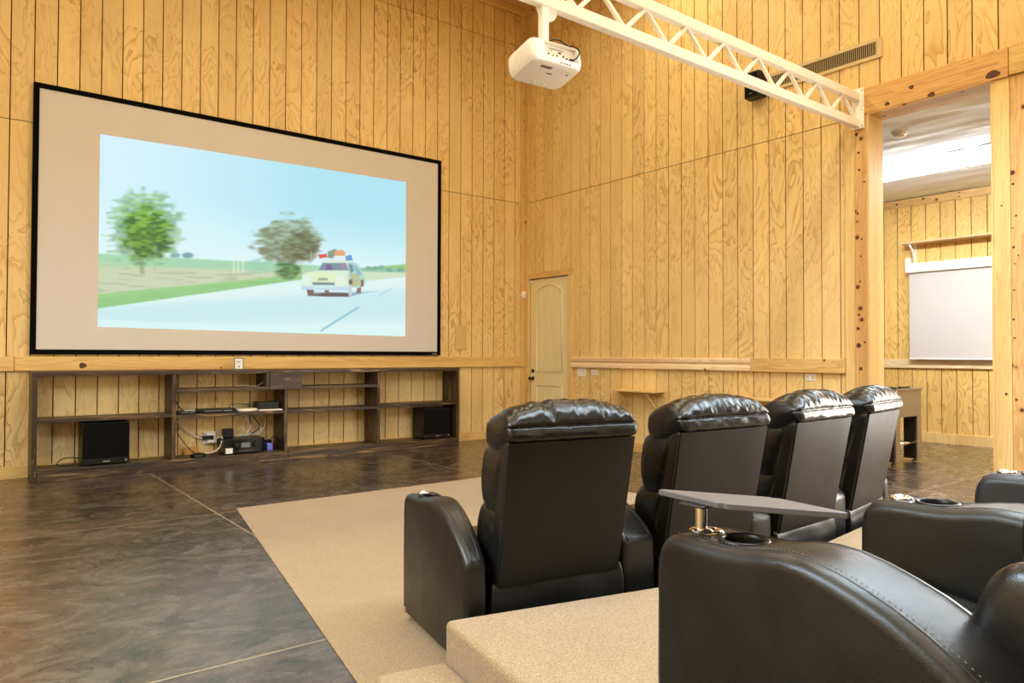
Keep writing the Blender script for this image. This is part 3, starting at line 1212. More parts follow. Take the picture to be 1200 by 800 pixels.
# small chrome emblem and power port low on the outer side of the end seat
# ------------------------------------------------------------------ swivel tray on the near arm
def tray_table():
    pc = A2 + Vector((dirv(AZ2).y, -dirv(AZ2).x, 0)) * 0.066 - dirv(AZ2) * 0.072
    zt = RZ + 0.602
    root = empty('tray_table', (pc.x, pc.y, zt), 0, 'grey swivel tray on a chrome post standing in the near armrest', 'tray')
    lathe('post_collar', [(0.024, 0.004), (0.025, 0.007), (0.021, 0.010), (0.014, 0.012)], 'chrome', root)
    lathe('post', [(0.0125, 0.004), (0.0125, 0.058)], 'chrome', root)
    pts = [(-5.872, -7.806), (-5.744, -8.030), (-5.766, -8.217), (-5.890, -8.002)]
    bm = bm_new()
    prism(bm, [(x - pc.x, y - pc.y) for x, y in pts][::-1], 0.060, 0.0725)
    o = link('tray_top', bm_mesh(bm, 'tray_top'), 'tray', root)
    vs = [e for e in o.data.edges]
    b2 = bmesh.new()
    b2.from_mesh(o.data)
    ed = [e for e in b2.edges if abs(e.verts[0].co.z - e.verts[1].co.z) > 0.005]
    bmesh.ops.bevel(b2, geom=ed, offset=0.012, segments=4, affect='EDGES')
    b2.to_mesh(o.data)
    b2.free()
    bevel(o, 0.002, 2, 60)
    box('swivel_plate', (-0.02, -0.02, 0.055), (0.02, 0.045, 0.0605), 'black_plastic', root, bev=0.003)
    return root


tray_table()


# ------------------------------------------------------------------ projection screen
def proj_px(X, Y, Z):
    d0, d1, d2 = X - CAM[0], Y - CAM[1], Z - CAM[2]
    a = d0 * cr.x + d1 * cr.y + d2 * cr.z
    b = d0 * cu.x + d1 * cu.y + d2 * cu.z
    w = d0 * cf.x + d1 * cf.y + d2 * cf.z
    return 600 + FPX * a / w, 400 - FPX * b / w


def film_picture(px, py, uu, vv):
    """colours (sRGB 0..1) of the road picture at picture coordinates px, py"""
    def S(a, b, x):
        t = np.clip((x - a) / (b - a + 1e-9), 0, 1)
        return t * t * (3 - 2 * t)
    rng = np.random.RandomState(3)

    def vnoise(x, y, seed):
        xi, yi = np.floor(x).astype(int), np.floor(y).astype(int)
        fx, fy = x - xi, y - yi
        fx, fy = fx * fx * (3 - 2 * fx), fy * fy * (3 - 2 * fy)
        tab = np.random.RandomState(seed).rand(256, 256)
        h = lambda i, j: tab[i & 255, j & 255]
        return (h(xi, yi) * (1 - fx) + h(xi + 1, yi) * fx) * (1 - fy) + (h(xi, yi + 1) * (1 - fx) + h(xi + 1, yi + 1) * fx) * fy

    c = lambda r, g, b: np.array([r, g, b]) / 255.0
    img = np.zeros(px.shape + (3,))

    def put(mask, col):
        nonlocal img
        m = np.clip(mask, 0, 1)[..., None]
        img = img * (1 - m) + (col if isinstance(col, np.ndarray) and col.ndim == 3 else np.asarray(col)) * m
    # sky
    t = S(0, 0.75, uu)[..., None]
    sky = c(212, 240, 252) * (1 - t) + c(176, 228, 242) * t
    low = S(0.2, 0.66, vv)[..., None]
    img = sky * (1 - low) + c(222, 246, 250) * low
    streak = vnoise(px / 16.0, py / 1.4, 5)
    # far fields and grass verge
    hz = 297 + (px - 117) * 0.055
    put(S(-1.5, 1.5, py - hz), c(168, 214, 178))
    put(S(-2, 2, py - (hz + 8 + 3 * vnoise(px / 30, py * 0, 8))) * 0.9, c(186, 212, 176))
    put(S(-3, 3, py - (313 + (px - 117) * 0.02)) * (0.55 + 0.4 * streak), c(212, 214, 186))
    put(S(-3, 3, py - 318) * S(0.5, 0.8, streak) * 0.45, c(160, 172, 142))
    # green strip by the road
    edge = 361.5 - (px - 114) * 0.142
    put(S(-1.5, 1.5, py - (edge - 17 + (px - 114) * 0.045)), c(158, 206, 142))
    put(S(-2, 2, py - (edge - 12 + (px - 114) * 0.03)) * 0.5 * streak, c(132, 190, 118))
    # field on the right beyond the car
    m = S(-1, 1, px - 424)
    put(m * S(-0.7, 0.7, py - (313.5 + (px - 424) * 0.06 + 2.0 * (vnoise(px / 4.0, px * 0, 3) - .5))), c(150, 196, 176))
    put(m * S(-0.7, 0.7, py - (318 + (px - 424) * 0.03)), c(206, 226, 196))
    # road
    lft = edge
    rgt = 329.5 - (px - 424) * 0.10
    top = np.where(px < 424, lft, rgt)
    put(S(-0.9, 0.9, py - top), c(222, 244, 242))
    band = S(-6, 6, py - (345 + (360 - px) * 0.06)) * (1 - S(-10, 10, py - (383 - (px - 130) * 0.02)))
    put(band * 0.55 * S(-1, 1, py - top), c(188, 226, 234))
    put(S(-2, 2, py - (374 + (px - 114) * .04)) * 0.8, c(216, 246, 244))
    # painted lane marks
    d = np.abs((py - 388) + (px - 375) * 0.62)
    put((1 - S(0.8, 2.2, d)) * S(374, 378, px) * (1 - S(418, 424, px)), c(150, 200, 218))
    d = np.abs((py - 348) + (px - 440) * 0.52)
    put((1 - S(0.5, 1.6, d)) * S(442, 446, px) * (1 - S(458, 462, px)) * 0.6, c(170, 212, 224))

    # motion-smeared trees
    def tree(cx, cy, rx, ry, cols, seed, dens=1.0, pw=2.0):
        w = vnoise(px / 7.0, py / 5.0, seed) * 0.9 + vnoise(px / 18.0, py / 3.0, seed + 1) * 0.6 - 0.75
        r = (np.abs((px - cx) / rx) ** pw + np.abs((py - cy) / ry) ** pw) + 0.85 * w
        a = (1 - S(0.45, 1.2, r)) * dens
        k = vnoise(px / 6.0 + 3, py / 2.0, seed + 2) * 0.6 + vnoise(px / 14.0, py / 6.0, seed + 3) * 0.4
        k = S(0.2, 0.8, k)[..., None]
        low_ = S(-0.6, 0.9, (py - cy) / ry)[..., None]
        col = cols[0] * (1 - k) + cols[1] * k
        col = col * (1 - 0.25 * low_) + cols[2] * 0.25 * low_
        put(a, col)
    tree(168, 268, 44, 44, (c(96, 150, 116), c(140, 190, 92), c(96, 104, 70)), 11, 0.62)
    tree(172, 272, 30, 34, (c(70, 112, 60), c(136, 184, 74), c(84, 92, 54)), 15, 0.97)
    put((1 - S(1.5, 4, np.abs(px - 166 - (py - 310) * .05))) * S(300, 304, py) * (1 - S(318, 326, py)) * 0.5, c(132, 150, 112))
    tree(337, 283, 42, 30, (c(128, 136, 110), c(160, 190, 158), c(112, 88, 68)), 21, 0.92)
    tree(352, 290, 22, 20, (c(96, 100, 74), c(136, 150, 110), c(104, 72, 52)), 25, 0.8)
    tree(337, 317, 17, 11, (c(82, 116, 76), c(128, 170, 112), c(110, 100, 76)), 29, 0.95)
    tree(308, 312, 22, 9, (c(150, 200, 176), c(170, 214, 180), c(150, 190, 160)), 33, 0.6)
    put((1 - S(0.5, 2.0, ((px - 220) / 6.0) ** 2 + ((py - 299) / 3.0) ** 2)) * 0.75, c(96, 140, 150))
    put((1 - S(0.5, 2.0, ((px - 206) / 5.0) ** 2 + ((py - 299) / 2.6) ** 2)) * 0.65, c(110, 156, 160))
    for gx in (274, 279, 285):
        put((1 - S(0.6, 1.5, np.abs(px - gx))) * S(301, 303, py) * (1 - S(318, 321, py)) * 0.6, c(226, 244, 222))
    put((1 - S(0.6, 1.6, np.abs(py - 302))) * S(272, 274, px) * (1 - S(287, 289, px)) * 0.6, c(226, 244, 222))
    for gx, gy in ((432, 314), (440, 314), (447, 313), (456, 316), (469, 316)):
        put((1 - S(0.4, 1.8, ((px - gx) / 4.0) ** 2 + ((py - gy) / 2.2) ** 2)) * 0.75, c(120, 168, 150))

    # plain pale estate car with luggage, generic
    def poly(pts, col, soft=0.8):
        pts = np.array(pts, float)
        inside = np.zeros(px.shape, bool)
        dist = np.full(px.shape, 1e9)
        n = len(pts)
        for i in range(n):
            x1, y1 = pts[i]
            x2, y2 = pts[(i + 1) % n]
            cond = ((y1 > py) != (y2 > py)) & (px < (x2 - x1) * (py - y1) / (y2 - y1 + 1e-12) + x1)
            inside ^= cond
            vx, vy = x2 - x1, y2 - y1
            t_ = np.clip(((px - x1) * vx + (py - y1) * vy) / (vx * vx + vy * vy + 1e-12), 0, 1)
            dist = np.minimum(dist, np.hypot(px - x1 - t_ * vx, py - y1 - t_ * vy))
        sd = np.where(inside, dist, -dist)
        put(S(-soft, soft, sd), np.array(col))
    K = 160.0 / 1200.0
    q = lambda *p: [(340 + x * K, 270 + y * K) for x, y in p]
    poly(q((150, 572), (530, 580), (640, 550), (760, 535), (560, 545), (200, 540)), c(150, 176, 198), 1.2)
    poly(q((150, 572), (200, 560), (330, 545), (520, 550), (530, 582), (300, 580)), c(112, 92, 88), 0.8)
    poly(q((140, 505), (210, 505), (206, 570), (158, 573)), c(128, 108, 104))
    poly(q((300, 515), (345, 515), (340, 545), (305, 545)), c(128, 108, 104))
    # side of the car
    poly(q((500, 285), (545, 275), (600, 300), (655, 400), (662, 470), (620, 500), (540, 500), (500, 520), (485, 380)), c(176, 214, 204))
    poly(q((525, 385), (610, 370), (612, 480), (540, 490)), c(186, 192, 150))
    poly(q((512, 295), (545, 300), (560, 350), (535, 380)), c(116, 150, 156))
    poly(q((550, 300), (590, 320), (630, 385), (600, 395), (570, 350)), c(140, 188, 204))
    # front
    poly(q((105, 385), (160, 368), (240, 350), (300, 262), (500, 268), (510, 370), (515, 525), (390, 525), (110, 515), (95, 500)), c(214, 238, 214))
    poly(q((245, 350), (285, 285), (490, 285), (515, 350)), c(126, 150, 160))
    poly(q((320, 300), (360, 295), (375, 345), (310, 345)), c(128, 104, 150), 1.0)
    poly(q((440, 295), (490, 295), (508, 345), (470, 345)), c(168, 140, 170), 1.0)
    poly(q((195, 372), (390, 372), (390, 452), (195, 455)), c(226, 238, 196))
    poly(q((245, 416), (330, 416), (330, 440), (245, 440)), c(164, 178, 160))
    poly(q((195, 455), (390, 458), (390, 480), (200, 478)), c(120, 140, 150))
    poly(q((100, 490), (515, 495), (515, 528), (100, 518)), c(192, 218, 236))
    poly(q((200, 482), (385, 482), (385, 505), (200, 505)), c(208, 234, 240))
    poly(q((110, 400), (185, 400), (185, 470), (110, 470)), c(222, 244, 232))
    poly(q((405, 400), (480, 400), (480, 470), (405, 470)), c(226, 240, 226))
    poly(q((515, 440), (545, 425), (548, 470), (520, 480)), c(120, 100, 80))
    poly(q((620, 440), (645, 430), (645, 490), (622, 495)), c(140, 104, 84))
    poly(q((512, 478), (538, 474), (540, 575), (514, 580)), c(196, 208, 214))
    poly(q((590, 505), (625, 500), (622, 552), (580, 552)), c(138, 118, 112))
    # roof luggage
    poly(q((285, 250), (560, 255), (560, 275), (290, 275)), c(222, 236, 224))
    poly(q((330, 185), (400, 160), (420, 200), (380, 245), (330, 240)), c(132, 160, 138), 0.9)
    poly(q((385, 205), (400, 175), (460, 170), (485, 195), (480, 222), (390, 222)), c(226, 164, 120), 0.7)
    poly(q((245, 212), (320, 203), (328, 235), (262, 246)), c(226, 92, 84), 0.7)
    poly(q((382, 226), (486, 226), (486, 262), (382, 260)), c(226, 240, 246))
    poly(q((486, 225), (535, 212), (552, 260), (490, 268)), c(112, 160, 214), 0.7)
    poly(q((182, 180), (187, 180), (187, 262), (182, 262)), c(206, 222, 200), 0.5)
    return np.clip(img, 0, 1)


def projection_screen():
    x0, x1, z0, z1 = -6.503, -1.582, 1.257, 4.058
    yb = -0.006
    root = empty('projection_screen', ((x0 + x1) / 2, 0, z0), 0, 'very large framed projection screen with a road film picture on the plank wall', 'projection screen')
    ox, oz = (x0 + x1) / 2, z0
    fw, fy = 0.052, -0.05
    bm = bm_new()
    for lo, hi in (((x0, fy, z0), (x1, yb, z0 + fw)), ((x0, fy, z1 - fw), (x1, yb, z1)), ((x0, fy, z0 + fw), (x0 + fw, yb, z1 - fw)), ((x1 - fw, fy, z0 + fw), (x1, yb, z1 - fw))):
        bm_box(bm, (lo[0] - ox, lo[1], lo[2] - oz), (hi[0] - ox, hi[1], hi[2] - oz))
    o = link('screen_frame', bm_mesh(bm, 'screen_frame'), 'black_frame', root)
    box('screen_fabric', (x0 + fw - ox, -0.040, z0 + fw - oz), (x1 - fw - ox, -0.03, z1 - fw - oz), 'screen', root)
    # small maker's plate on the frame
    p = box('nameplate', (x1 - 0.14 - ox, fy - 0.002, 0.012), (x1 - 0.06 - ox, fy, 0.03), 'label_grey', root)
    p['label'] = 'small grey plate on the black frame'
    # the projected picture, a flat lit area of the screen
    ix0, ix1 = -5.898, -2.152
    zl, zr = 1.553, 1.518
    tl, tr = 3.632, 3.668
    nx, nz = 420, 250
    u = np.linspace(0, 1, nx + 1)
    v = np.linspace(0, 1, nz + 1)
    uu, vv = np.meshgrid(u, v, indexing='ij')
    X = ix0 + (ix1 - ix0) * uu
    zt = tl + (tr - tl) * uu
    zb = zl + (zr - zl) * uu
    Z = zt + (zb - zt) * vv
    Yp = np.full(X.shape, -0.0412)
    px, py = proj_px(X, Yp, Z)
    col = film_picture(px, py, uu, vv)
    lin = np.where(col <= 0.04045, col / 12.92, ((col + 0.055) / 1.055) ** 2.4)
    verts = np.stack([X - ox, Yp, Z - oz], -1).reshape(-1, 3)
    idx = np.arange((nx + 1) * (nz + 1)).reshape(nx + 1, nz + 1)
    quads = np.stack([idx[:-1, :-1], idx[:-1, 1:], idx[1:, 1:], idx[1:, :-1]], -1).reshape(-1, 4)
    me = bpy.data.meshes.new('picture')
    me.vertices.add(len(verts))
    me.vertices.foreach_set('co', verts.ravel())
    me.loops.add(quads.size)
    me.loops.foreach_set('vertex_index', quads.ravel())
    me.polygons.add(len(quads))
    me.polygons.foreach_set('loop_start', np.arange(0, quads.size, 4))
    me.polygons.foreach_set('loop_total', np.full(len(quads), 4))
    me.update()
    ca = me.color_attributes.new('film', 'FLOAT_COLOR', 'POINT')
    rgba = np.concatenate([lin.reshape(-1, 3), np.ones((len(verts), 1))], 1).astype(np.float32)
    ca.data.foreach_set('color', rgba.ravel())
    mt, nt, b = new_mat('projected_picture')
    g = N(nt)
    at = g.node('ShaderNodeAttribute', attribute_name='film')
    b.inputs['Base Color'].default_value = (0.02, 0.02, 0.02, 1)
    b.inputs['Roughness'].default_value = 0.9
    b.inputs['Specular IOR Level'].default_value = 0.0
    g.link(at.outputs['Color'], b.inputs['Emission Color'])
    b.inputs['Emission Strength'].default_value = 0.88
    pic = link('projected_picture', me, mt, root)
    pic['label'] = 'bright film picture of a pale estate car with roof luggage on a road'


projection_screen()


# ------------------------------------------------------------------ long dark shelf unit
BX0, BX1, BD = -6.503, -1.490, -0.40


def shelf_unit():
    root = empty('media_shelf', (-4.0, 0, 0), 0, 'long low dark stained open shelf unit under the projection screen', 'shelf unit')
    ox = -4.0

    def b(name, x0, x1, z0, z1, mat, y0=BD, y1=-0.028, bv=0.004):
        return box(name, (x0 - ox, y0, z0), (x1 - ox, y1, z1), mat, root, bev=bv)
    b('side_panel', BX0, BX0 + 0.045, 0.0, 1.04, 'stain_z')
    b('side_panel', BX1 - 0.042, BX1, 0.0, 1.04, 'stain_z')
    b('top_board', BX0, -4.16, 1.041, 1.083, 'stain_x', BD - 0.004)
    b('top_board', -4.158, BX1, 1.041, 1.083, 'stain_x', BD - 0.004)
    b('plinth', BX0 + 0.046, -3.93, 0.0, 0.075, 'stain_x', BD - 0.002, BD + 0.04)
    b('plinth', -3.928, BX1 - 0.001, 0.0, 0.075, 'stain_x', BD - 0.002, BD + 0.04)
    b('bottom_board', BX0 + 0.046, -3.93, 0.076, 0.114, 'stain_x')
    b('bottom_board', -3.928, BX1 - 0.043, 0.076, 0.114, 'stain_x')
    b('divider', -5.225, -5.185, 0.115, 1.04, 'stain_z')
    b('divider', -3.982, -3.942, 0.115, 0.843, 'stain_z')
    b('divider', -2.757, -2.717, 0.115, 1.04, 'stain_z')
    b('shelf', BX0 + 0.046, -5.226, 0.575, 0.612, 'stain_x')
    b('shelf', -5.184, -3.983, 0.563, 0.600, 'stain_x')
    b('shelf', -5.184, -2.758, 0.844, 0.882, 'stain_x')
    b('shelf', -3.941, -2.758, 0.563, 0.600, 'stain_x')
    b('shelf', -2.716, BX1 - 0.043, 0.575, 0.612, 'stain_x')
    b('cover_panel', -4.165, -3.775, 0.846, 1.040, 'stain_x', BD - 0.012, BD + 0.006)
    b('short_divider', -4.20, -4.166, 0.883, 1.04, 'stain_z')
    return root


shelf_unit()
ZB, ZS1, ZS2 = 0.114, 0.600, 0.882


def subwoofer(x0, x1, y0, y1, z1, label):
    root = empty('subwoofer', ((x0 + x1) / 2, (y0 + y1) / 2, ZB), 0, label, 'subwoofer', 'subwoofers on the shelf unit')
    hx, hy, h = (x1 - x0) / 2, (y1 - y0) / 2, z1 - ZB
    box('cabinet', (-hx, -hy + 0.02, 0.012), (hx, hy, h), 'black_plastic', root, bev=0.006)
    box('grille', (-hx + 0.012, -hy, 0.07), (hx - 0.012, -hy + 0.02, h - 0.012), 'black_cloth', root, bev=0.006)
    box('front_panel', (-hx, -hy + 0.004, 0.012), (hx, -hy + 0.0195, 0.068), 'black_plastic', root, bev=0.004)
    p = box('nameplate', (-0.035, -hy + 0.001, 0.03), (0.035, -hy + 0.004, 0.046), 'label_grey', root)
    p['label'] = 'small grey nameplate'
    d = lathe('logo_badge', [(0.012, 0), (0.012, 0.003)], 'label_grey', root, 14, (0, 0, 0), 'y')
    d.location = (hx - 0.035, -hy + 0.001, 0.04)
    for sx in (-1, 1):
        for sy in (-1, 1):
            lathe('foot', [(0.018, 0.0), (0.02, 0.0118)], 'black_plastic', root, 12, (sx * (hx - 0.04), sy * (hy - 0.05), 0))
    return root


subwoofer(-6.065, -5.630, -0.375, -0.06, 0.555, 'black subwoofer in the left bay of the shelf unit')
subwoofer(-2.035, -1.612, -0.375, -0.05, 0.528, 'black subwoofer in the right end bay of the shelf unit')
tag(tube('speaker_cable', spline([(-6.05, -0.09, 0.16), (-6.12, -0.13, 0.185), (-6.22, -0.16, 0.18), (-6.27, -0.2, 0.13), (-6.20, -0.23, 0.119), (-6.12, -0.2, 0.12), (-6.09, -0.13, 0.15)], 40, False), 0.005, 'black_plastic'),
    'black cable looped beside the left subwoofer', 'cable')


def receiver():
    x0, x1 = -4.655, -4.195
    root = empty('av_receiver', ((x0 + x1) / 2, -0.2, ZB), 0, 'black audio receiver on the bottom of the shelf unit', 'receiver')
    hx = (x1 - x0) / 2
    box('case', (-hx, -0.13, 0.014), (hx, 0.14, 0.172), 'black_plastic', root, bev=0.004)
    # rounded front
    bm = bm_new()
    pts = []
    for t in np.linspace(0, 1, 13):
        a = math.pi * t
        pts.append((-hx + (hx * 2) * t, -0.131 - 0.04 * math.sin(a) ** 0.5))
    pts += [(hx, -0.128), (-hx, -0.128)]
    prism(bm, pts, 0.014, 0.168)
    link('front_panel', bm_mesh(bm, 'front_panel'), 'black_plastic', root)
    for sx in (-0.11, 0.11):
        lathe('knob', [(0.034, 0.0), (0.034, -0.012), (0.028, -0.022), (0.012, -0.024)], 'black_plastic', root, 20, (sx, -0.166, 0.105), 'y')
    d = box('display', (-0.05, -0.174, 0.075), (0.05, -0.170, 0.13), 'acrylic', root)
    d['label'] = 'grey display window'
    for k in range(6):
        b_ = box('button', (-0.075 + k * 0.026, -0.174, 0.035), (-0.06 + k * 0.026, -0.168, 0.043), 'label_grey', root)
    for sx in (-1, 1):
        for sy in (-0.1, 0.1):
            lathe('foot', [(0.02, 0), (0.022, 0.0138)], 'black_plastic', root, 12, (sx * (hx - 0.05), sy, 0))
    s = box('sticker', (-hx + 0.01, -0.172, 0.016), (-hx + 0.085, -0.140, 0.075), 'paper', root)
    s['label'] = 'white sticker'


receiver()
tag(box('power_adapter', (-4.60, -0.14, 0.2875), (-4.49, -0.05, 0.39), 'black_plastic', bev=0.006),
    'small black box standing on the receiver', 'box')


def disc_player(x0, x1, y0, y1, z0, h, label):
    root = empty('disc_player', ((x0 + x1) / 2, (y0 + y1) / 2, z0), 0, label, 'disc player')
    hx, hy = (x1 - x0) / 2, (y1 - y0) / 2
    box('case', (-hx, -hy, 0.004), (hx, hy, h), 'black_plastic', root, bev=0.004)
    box('disc_slot', (-hx + 0.04, -hy - 0.002, h * 0.5), (hx * 0.2, -hy + 0.002, h * 0.5 + 0.006), 'grey_plastic', root)
    box('display', (hx * 0.3, -hy - 0.002, h * 0.35), (hx * 0.75, -hy + 0.002, h * 0.7), 'acrylic', root)
    for sx in (-1, 1):
        lathe('foot', [(0.012, 0), (0.012, 0.0038)], 'black_plastic', root, 10, (sx * (hx - 0.03), 0, 0))


disc_player(-4.92, -4.53, -0.35, -0.12, ZS1, 0.042, 'slim black disc player on the middle shelf')
disc_player(-5.165, -4.965, -0.37, -0.2, ZS1, 0.03, 'small flat black player at the left end of the middle shelf')
tag(box('remote_control', (-5.10, -0.39, 0.6315), (-4.985, -0.352, 0.648), 'grey_plastic', bev=0.004), 'grey remote control lying on the small black player', 'remote')
tag(box('media_box', (-4.262, -0.31, 0.617), (-4.005, -0.10, 0.70), 'black_plastic', bev=0.006), 'black media box at the right end of the middle shelf', 'media player')


def pad(x0, x1, y0, y1, z0, h, label):
    bm = bm_new()
    n = 24
    prism(bm, [((x0 + x1) / 2 + (x1 - x0) / 2 * math.cos(2 * math.pi * k / n), (y0 + y1) / 2 + (y1 - y0) / 2 * math.sin(2 * math.pi * k / n)) for k in range(n)], z0, z0 + h)
    o = link('white_controller', bm_mesh(bm, 'pad'), 'white_plastic')
    bevel(o, min(h * 0.45, 0.012), 3)
    return tag(o, label, 'controller', 'white gadgets on the middle shelf')


pad(-4.505, -4.275, -0.385, -0.22, ZS1, 0.034, 'white oval gadget lying left of the black media box')
tag(box('white_tray', (-4.27, -0.39, ZS1), (-4.0, -0.09, 0.6165), 'white_plastic', bev=0.005), 'flat white tray under the black media box', 'tray')


def power_strip():
    root = empty('power_outlet', (-4.72, -0.10, ZB), 0, 'white wall outlet with stacked plugs beside the receiver', 'outlet')
    box('outlet_plate', (-0.08, 0.075, 0.10), (0.06, 0.098, 0.245), 'white_plastic', root, bev=0.004)
    box('plug', (-0.10, 0.02, 0.16), (0.02, 0.074, 0.20), 'black_plastic', root, bev=0.006)
    box('plug', (-0.05, 0.01, 0.12), (0.05, 0.074, 0.155), 'white_plastic', root, bev=0.006)
    box('plug', (-0.06, 0.02, 0.205), (0.03, 0.074, 0.235), 'white_plastic', root, bev=0.006)


power_strip()
tag(lathe('black_puck', [(0.075, 0.0), (0.085, 0.01), (0.08, 0.03), (0.05, 0.042), (0.01, 0.046)], 'black_plastic', None, 24, (-4.93, -0.31, ZB)),
    'flat black round device on the bottom board left of the receiver', 'device')
tag(box('amber_board', (-5.02, -0.07, ZB), (-4.86, -0.06, 0.20), 'amber'), 'small amber board leaning behind the black round device', 'board')
tag(box('blue_plug', (-4.13, -0.24, ZB), (-4.06, -0.13, 0.20), 'blue_led', bev=0.01), 'blue and white plug block right of the receiver', 'plug')
tag(box('black_adapter', (-4.19, -0.12, ZB), (-4.03, -0.05, 0.23), 'black_plastic', bev=0.01), 'black adapter block behind the blue plug', 'adapter')


def cable(pts, r, mat, label):
    o = tube('cable', spline(pts, 36, False), r, mat)
    tag(o, label, 'cable')


cable([(-5.15, -0.05, 0.58), (-5.02, -0.05, 0.42), (-4.86, -0.05, 0.30), (-4.74, -0.06, 0.27)], 0.007, 'plug_white', 'white cable curving down behind the bottom bay to the outlet')
cable([(-5.17, -0.30, 0.47), (-5.13, -0.3, 0.36), (-5.03, -0.3, 0.22), (-4.96, -0.31, 0.150)], 0.0045, 'black_plastic', 'black cable hanging from the divider to the round device')
cable([(-4.86, -0.31, 0.15), (-4.78, -0.32, 0.155), (-4.70, -0.30, 0.20), (-4.64, -0.20, 0.30), (-4.70, -0.11, 0.28)], 0.006, 'plug_white', 'white cable from the round device to the outlet plugs')
for k, (x, dx, zt, mat, what) in enumerate(((-4.34, 0.05, 0.56, 'plug_white', 'leftmost white cable rising behind the receiver'),
                                            (-4.31, -0.06, 0.555, 'plug_white', 'second pale cable rising behind the receiver'),
                                            (-4.28, 0.02, 0.558, 'grey_plastic', 'grey cable rising behind the receiver'),
                                            (-4.26, 0.08, 0.55, 'black_plastic', 'black cable rising behind the receiver'))):
    cable([(x, -0.06, zt), (x + dx * 0.6, -0.08, 0.47), (x + dx, -0.10, 0.38), (x - dx * 0.3, -0.12, 0.31), (x - 0.08, -0.10, 0.295)], 0.006, mat, what)
cable([(-4.27, -0.09, 0.30), (-4.13, -0.08, 0.36), (-4.09, -0.07, 0.46), (-4.15, -0.06, 0.53), (-4.20, -0.06, 0.45), (-4.14, -0.08, 0.34), (-4.22, -0.10, 0.298)], 0.006, 'plug_white', 'looped white cable at the right of the receiver')
cable([(-4.04, -0.1, 0.24), (-4.03, -0.18, 0.27), (-4.0, -0.25, 0.235), (-3.985, -0.3, 0.20)], 0.005, 'black_plastic', 'black cable reaching the divider right of the receiver')
cable([(-4.62, -0.09, 0.300), (-4.52, -0.10, 0.30), (-4.42, -0.08, 0.305), (-4.32, -0.10, 0.298)], 0.006, 'plug_white', 'white cable lying along the top of the receiver')
cable([(-5.11, -0.05, 0.83), (-5.11, -0.05, 0.74), (-5.08, -0.09, 0.66), (-5.06, -0.16, 0.635)], 0.006, 'black_plastic', 'black cable hanging into the middle shelf at its left')
cable([(-5.10, -0.045, 1.03), (-5.105, -0.045, 0.96), (-5.10, -0.045, 0.89)], 0.006, 'black_plastic', 'black cable in the top bay left corner')
cable([(-4.55, -0.15, 0.641), (-4.52, -0.1, 0.67), (-4.40, -0.08, 0.675), (-4.28, -0.09, 0.66)], 0.004, 'black_plastic', 'thin black cable from the disc player to the media box')
cable([(-4.46, -0.1, 0.888), (-4.36, -0.15, 0.89), (-4.25, -0.2, 0.888), (-4.21, -0.3, 0.935)], 0.004, 'plug_white', 'thin pale cable on the top shelf beside the cover panel')


# little clear stand with a card on the chair rail
def card():
    root = empty('card_stand', (-4.462, -0.215, 1.083), 0, 'small clear card stand on the shelf unit under the screen', 'sign')
    box('stand', (-0.055, 0.0, 0), (0.055, 0.012, 0.14), 'acrylic', root, bev=0.002)
    c = box('card', (-0.045, -0.003, 0.012), (0.043, -0.0005, 0.128), 'paper', root)
    c['label'] = 'white card'
    box('printed_mark', (-0.012, -0.0045, 0.03), (0.01, -0.003, 0.045), 'label_grey', root)
    box('printed_line', (-0.025, -0.0045, 0.095), (0.022, -0.003, 0.101), 'label_grey', root)
    box('printed_line', (-0.025, -0.0045, 0.078), (0.012, -0.003, 0.083), 'label_grey', root)


card()

# flush wall grille right of the screen
gr = empty('wall_speaker', (-1.2, -0.001, 1.336), 0, 'flat beige speaker grille set in the plank wall right of the screen', 'speaker')
box('grille', (-0.095, -0.014, 0.01), (0.095, -0.008, 0.36), 'beige_paint', gr, bev=0.002)
box('rim', (-0.105, -0.009, 0), (0.105, 0.0, 0.37), 'beige_paint', gr, bev=0.002)

# round white sensor on the corner board
sr = empty('motion_sensor', (-0.028, -0.032, 2.205), R(-20), 'round white sensor on the corner board beside the door', 'sensor')
lathe('sensor_base', [(0.058, 0.0), (0.058, -0.015), (0.045, -0.03)], 'white_plastic', sr, 24, (0, 0, 0), 'y')
lathe('sensor_lens', [(0.028, -0.028), (0.024, -0.04), (0.008, -0.045)], 'cream_plastic', sr, 20, (0, 0, 0), 'y')


# wall plates
def plate(y0, y1, z0, z1, label, cat, outlet):
    root = empty('wall_plate', (-0.001, (y0 + y1) / 2, (z0 + z1) / 2), 0, label, cat)
    hy, hz = abs(y1 - y0) / 2, (z1 - z0) / 2
    box('plate', (-0.008, -hy, -hz), (0, hy, hz), 'white_plastic', root, bev=0.003)
    if outlet:
        for s in (-1, 1):
            box('socket', (-0.0105, s * hy * 0.5 - 0.02, -0.018), (-0.0075, s * hy * 0.5 + 0.02, 0.018), 'cream_plastic', root, bev=0.004)
            for t in (-0.007, 0.007):
                box('slot', (-0.0112, s * hy * 0.5 - 0.008, t - 0.0015), (-0.0102, s * hy * 0.5 + 0.006, t + 0.0015), 'black_plastic', root)
    else:
        for s in (-0.5, 0.5):
            box('rocker', (-0.011, s * hy - 0.016, -0.033), (-0.007, s * hy + 0.016, 0.033), 'cream_plastic', root, bev=0.002)


plate(-1.405, -1.228, 0.960, 1.082, 'square white double switch plate under the rail next to the door', 'switch', False)
plate(-1.630, -1.505, 0.985, 1.062, 'small white outlet under the rail, second plate from the door', 'outlet', True)
plate(-4.862, -4.745, 1.004, 1.076, 'white outlet under the rail near the wide opening', 'outlet', True)


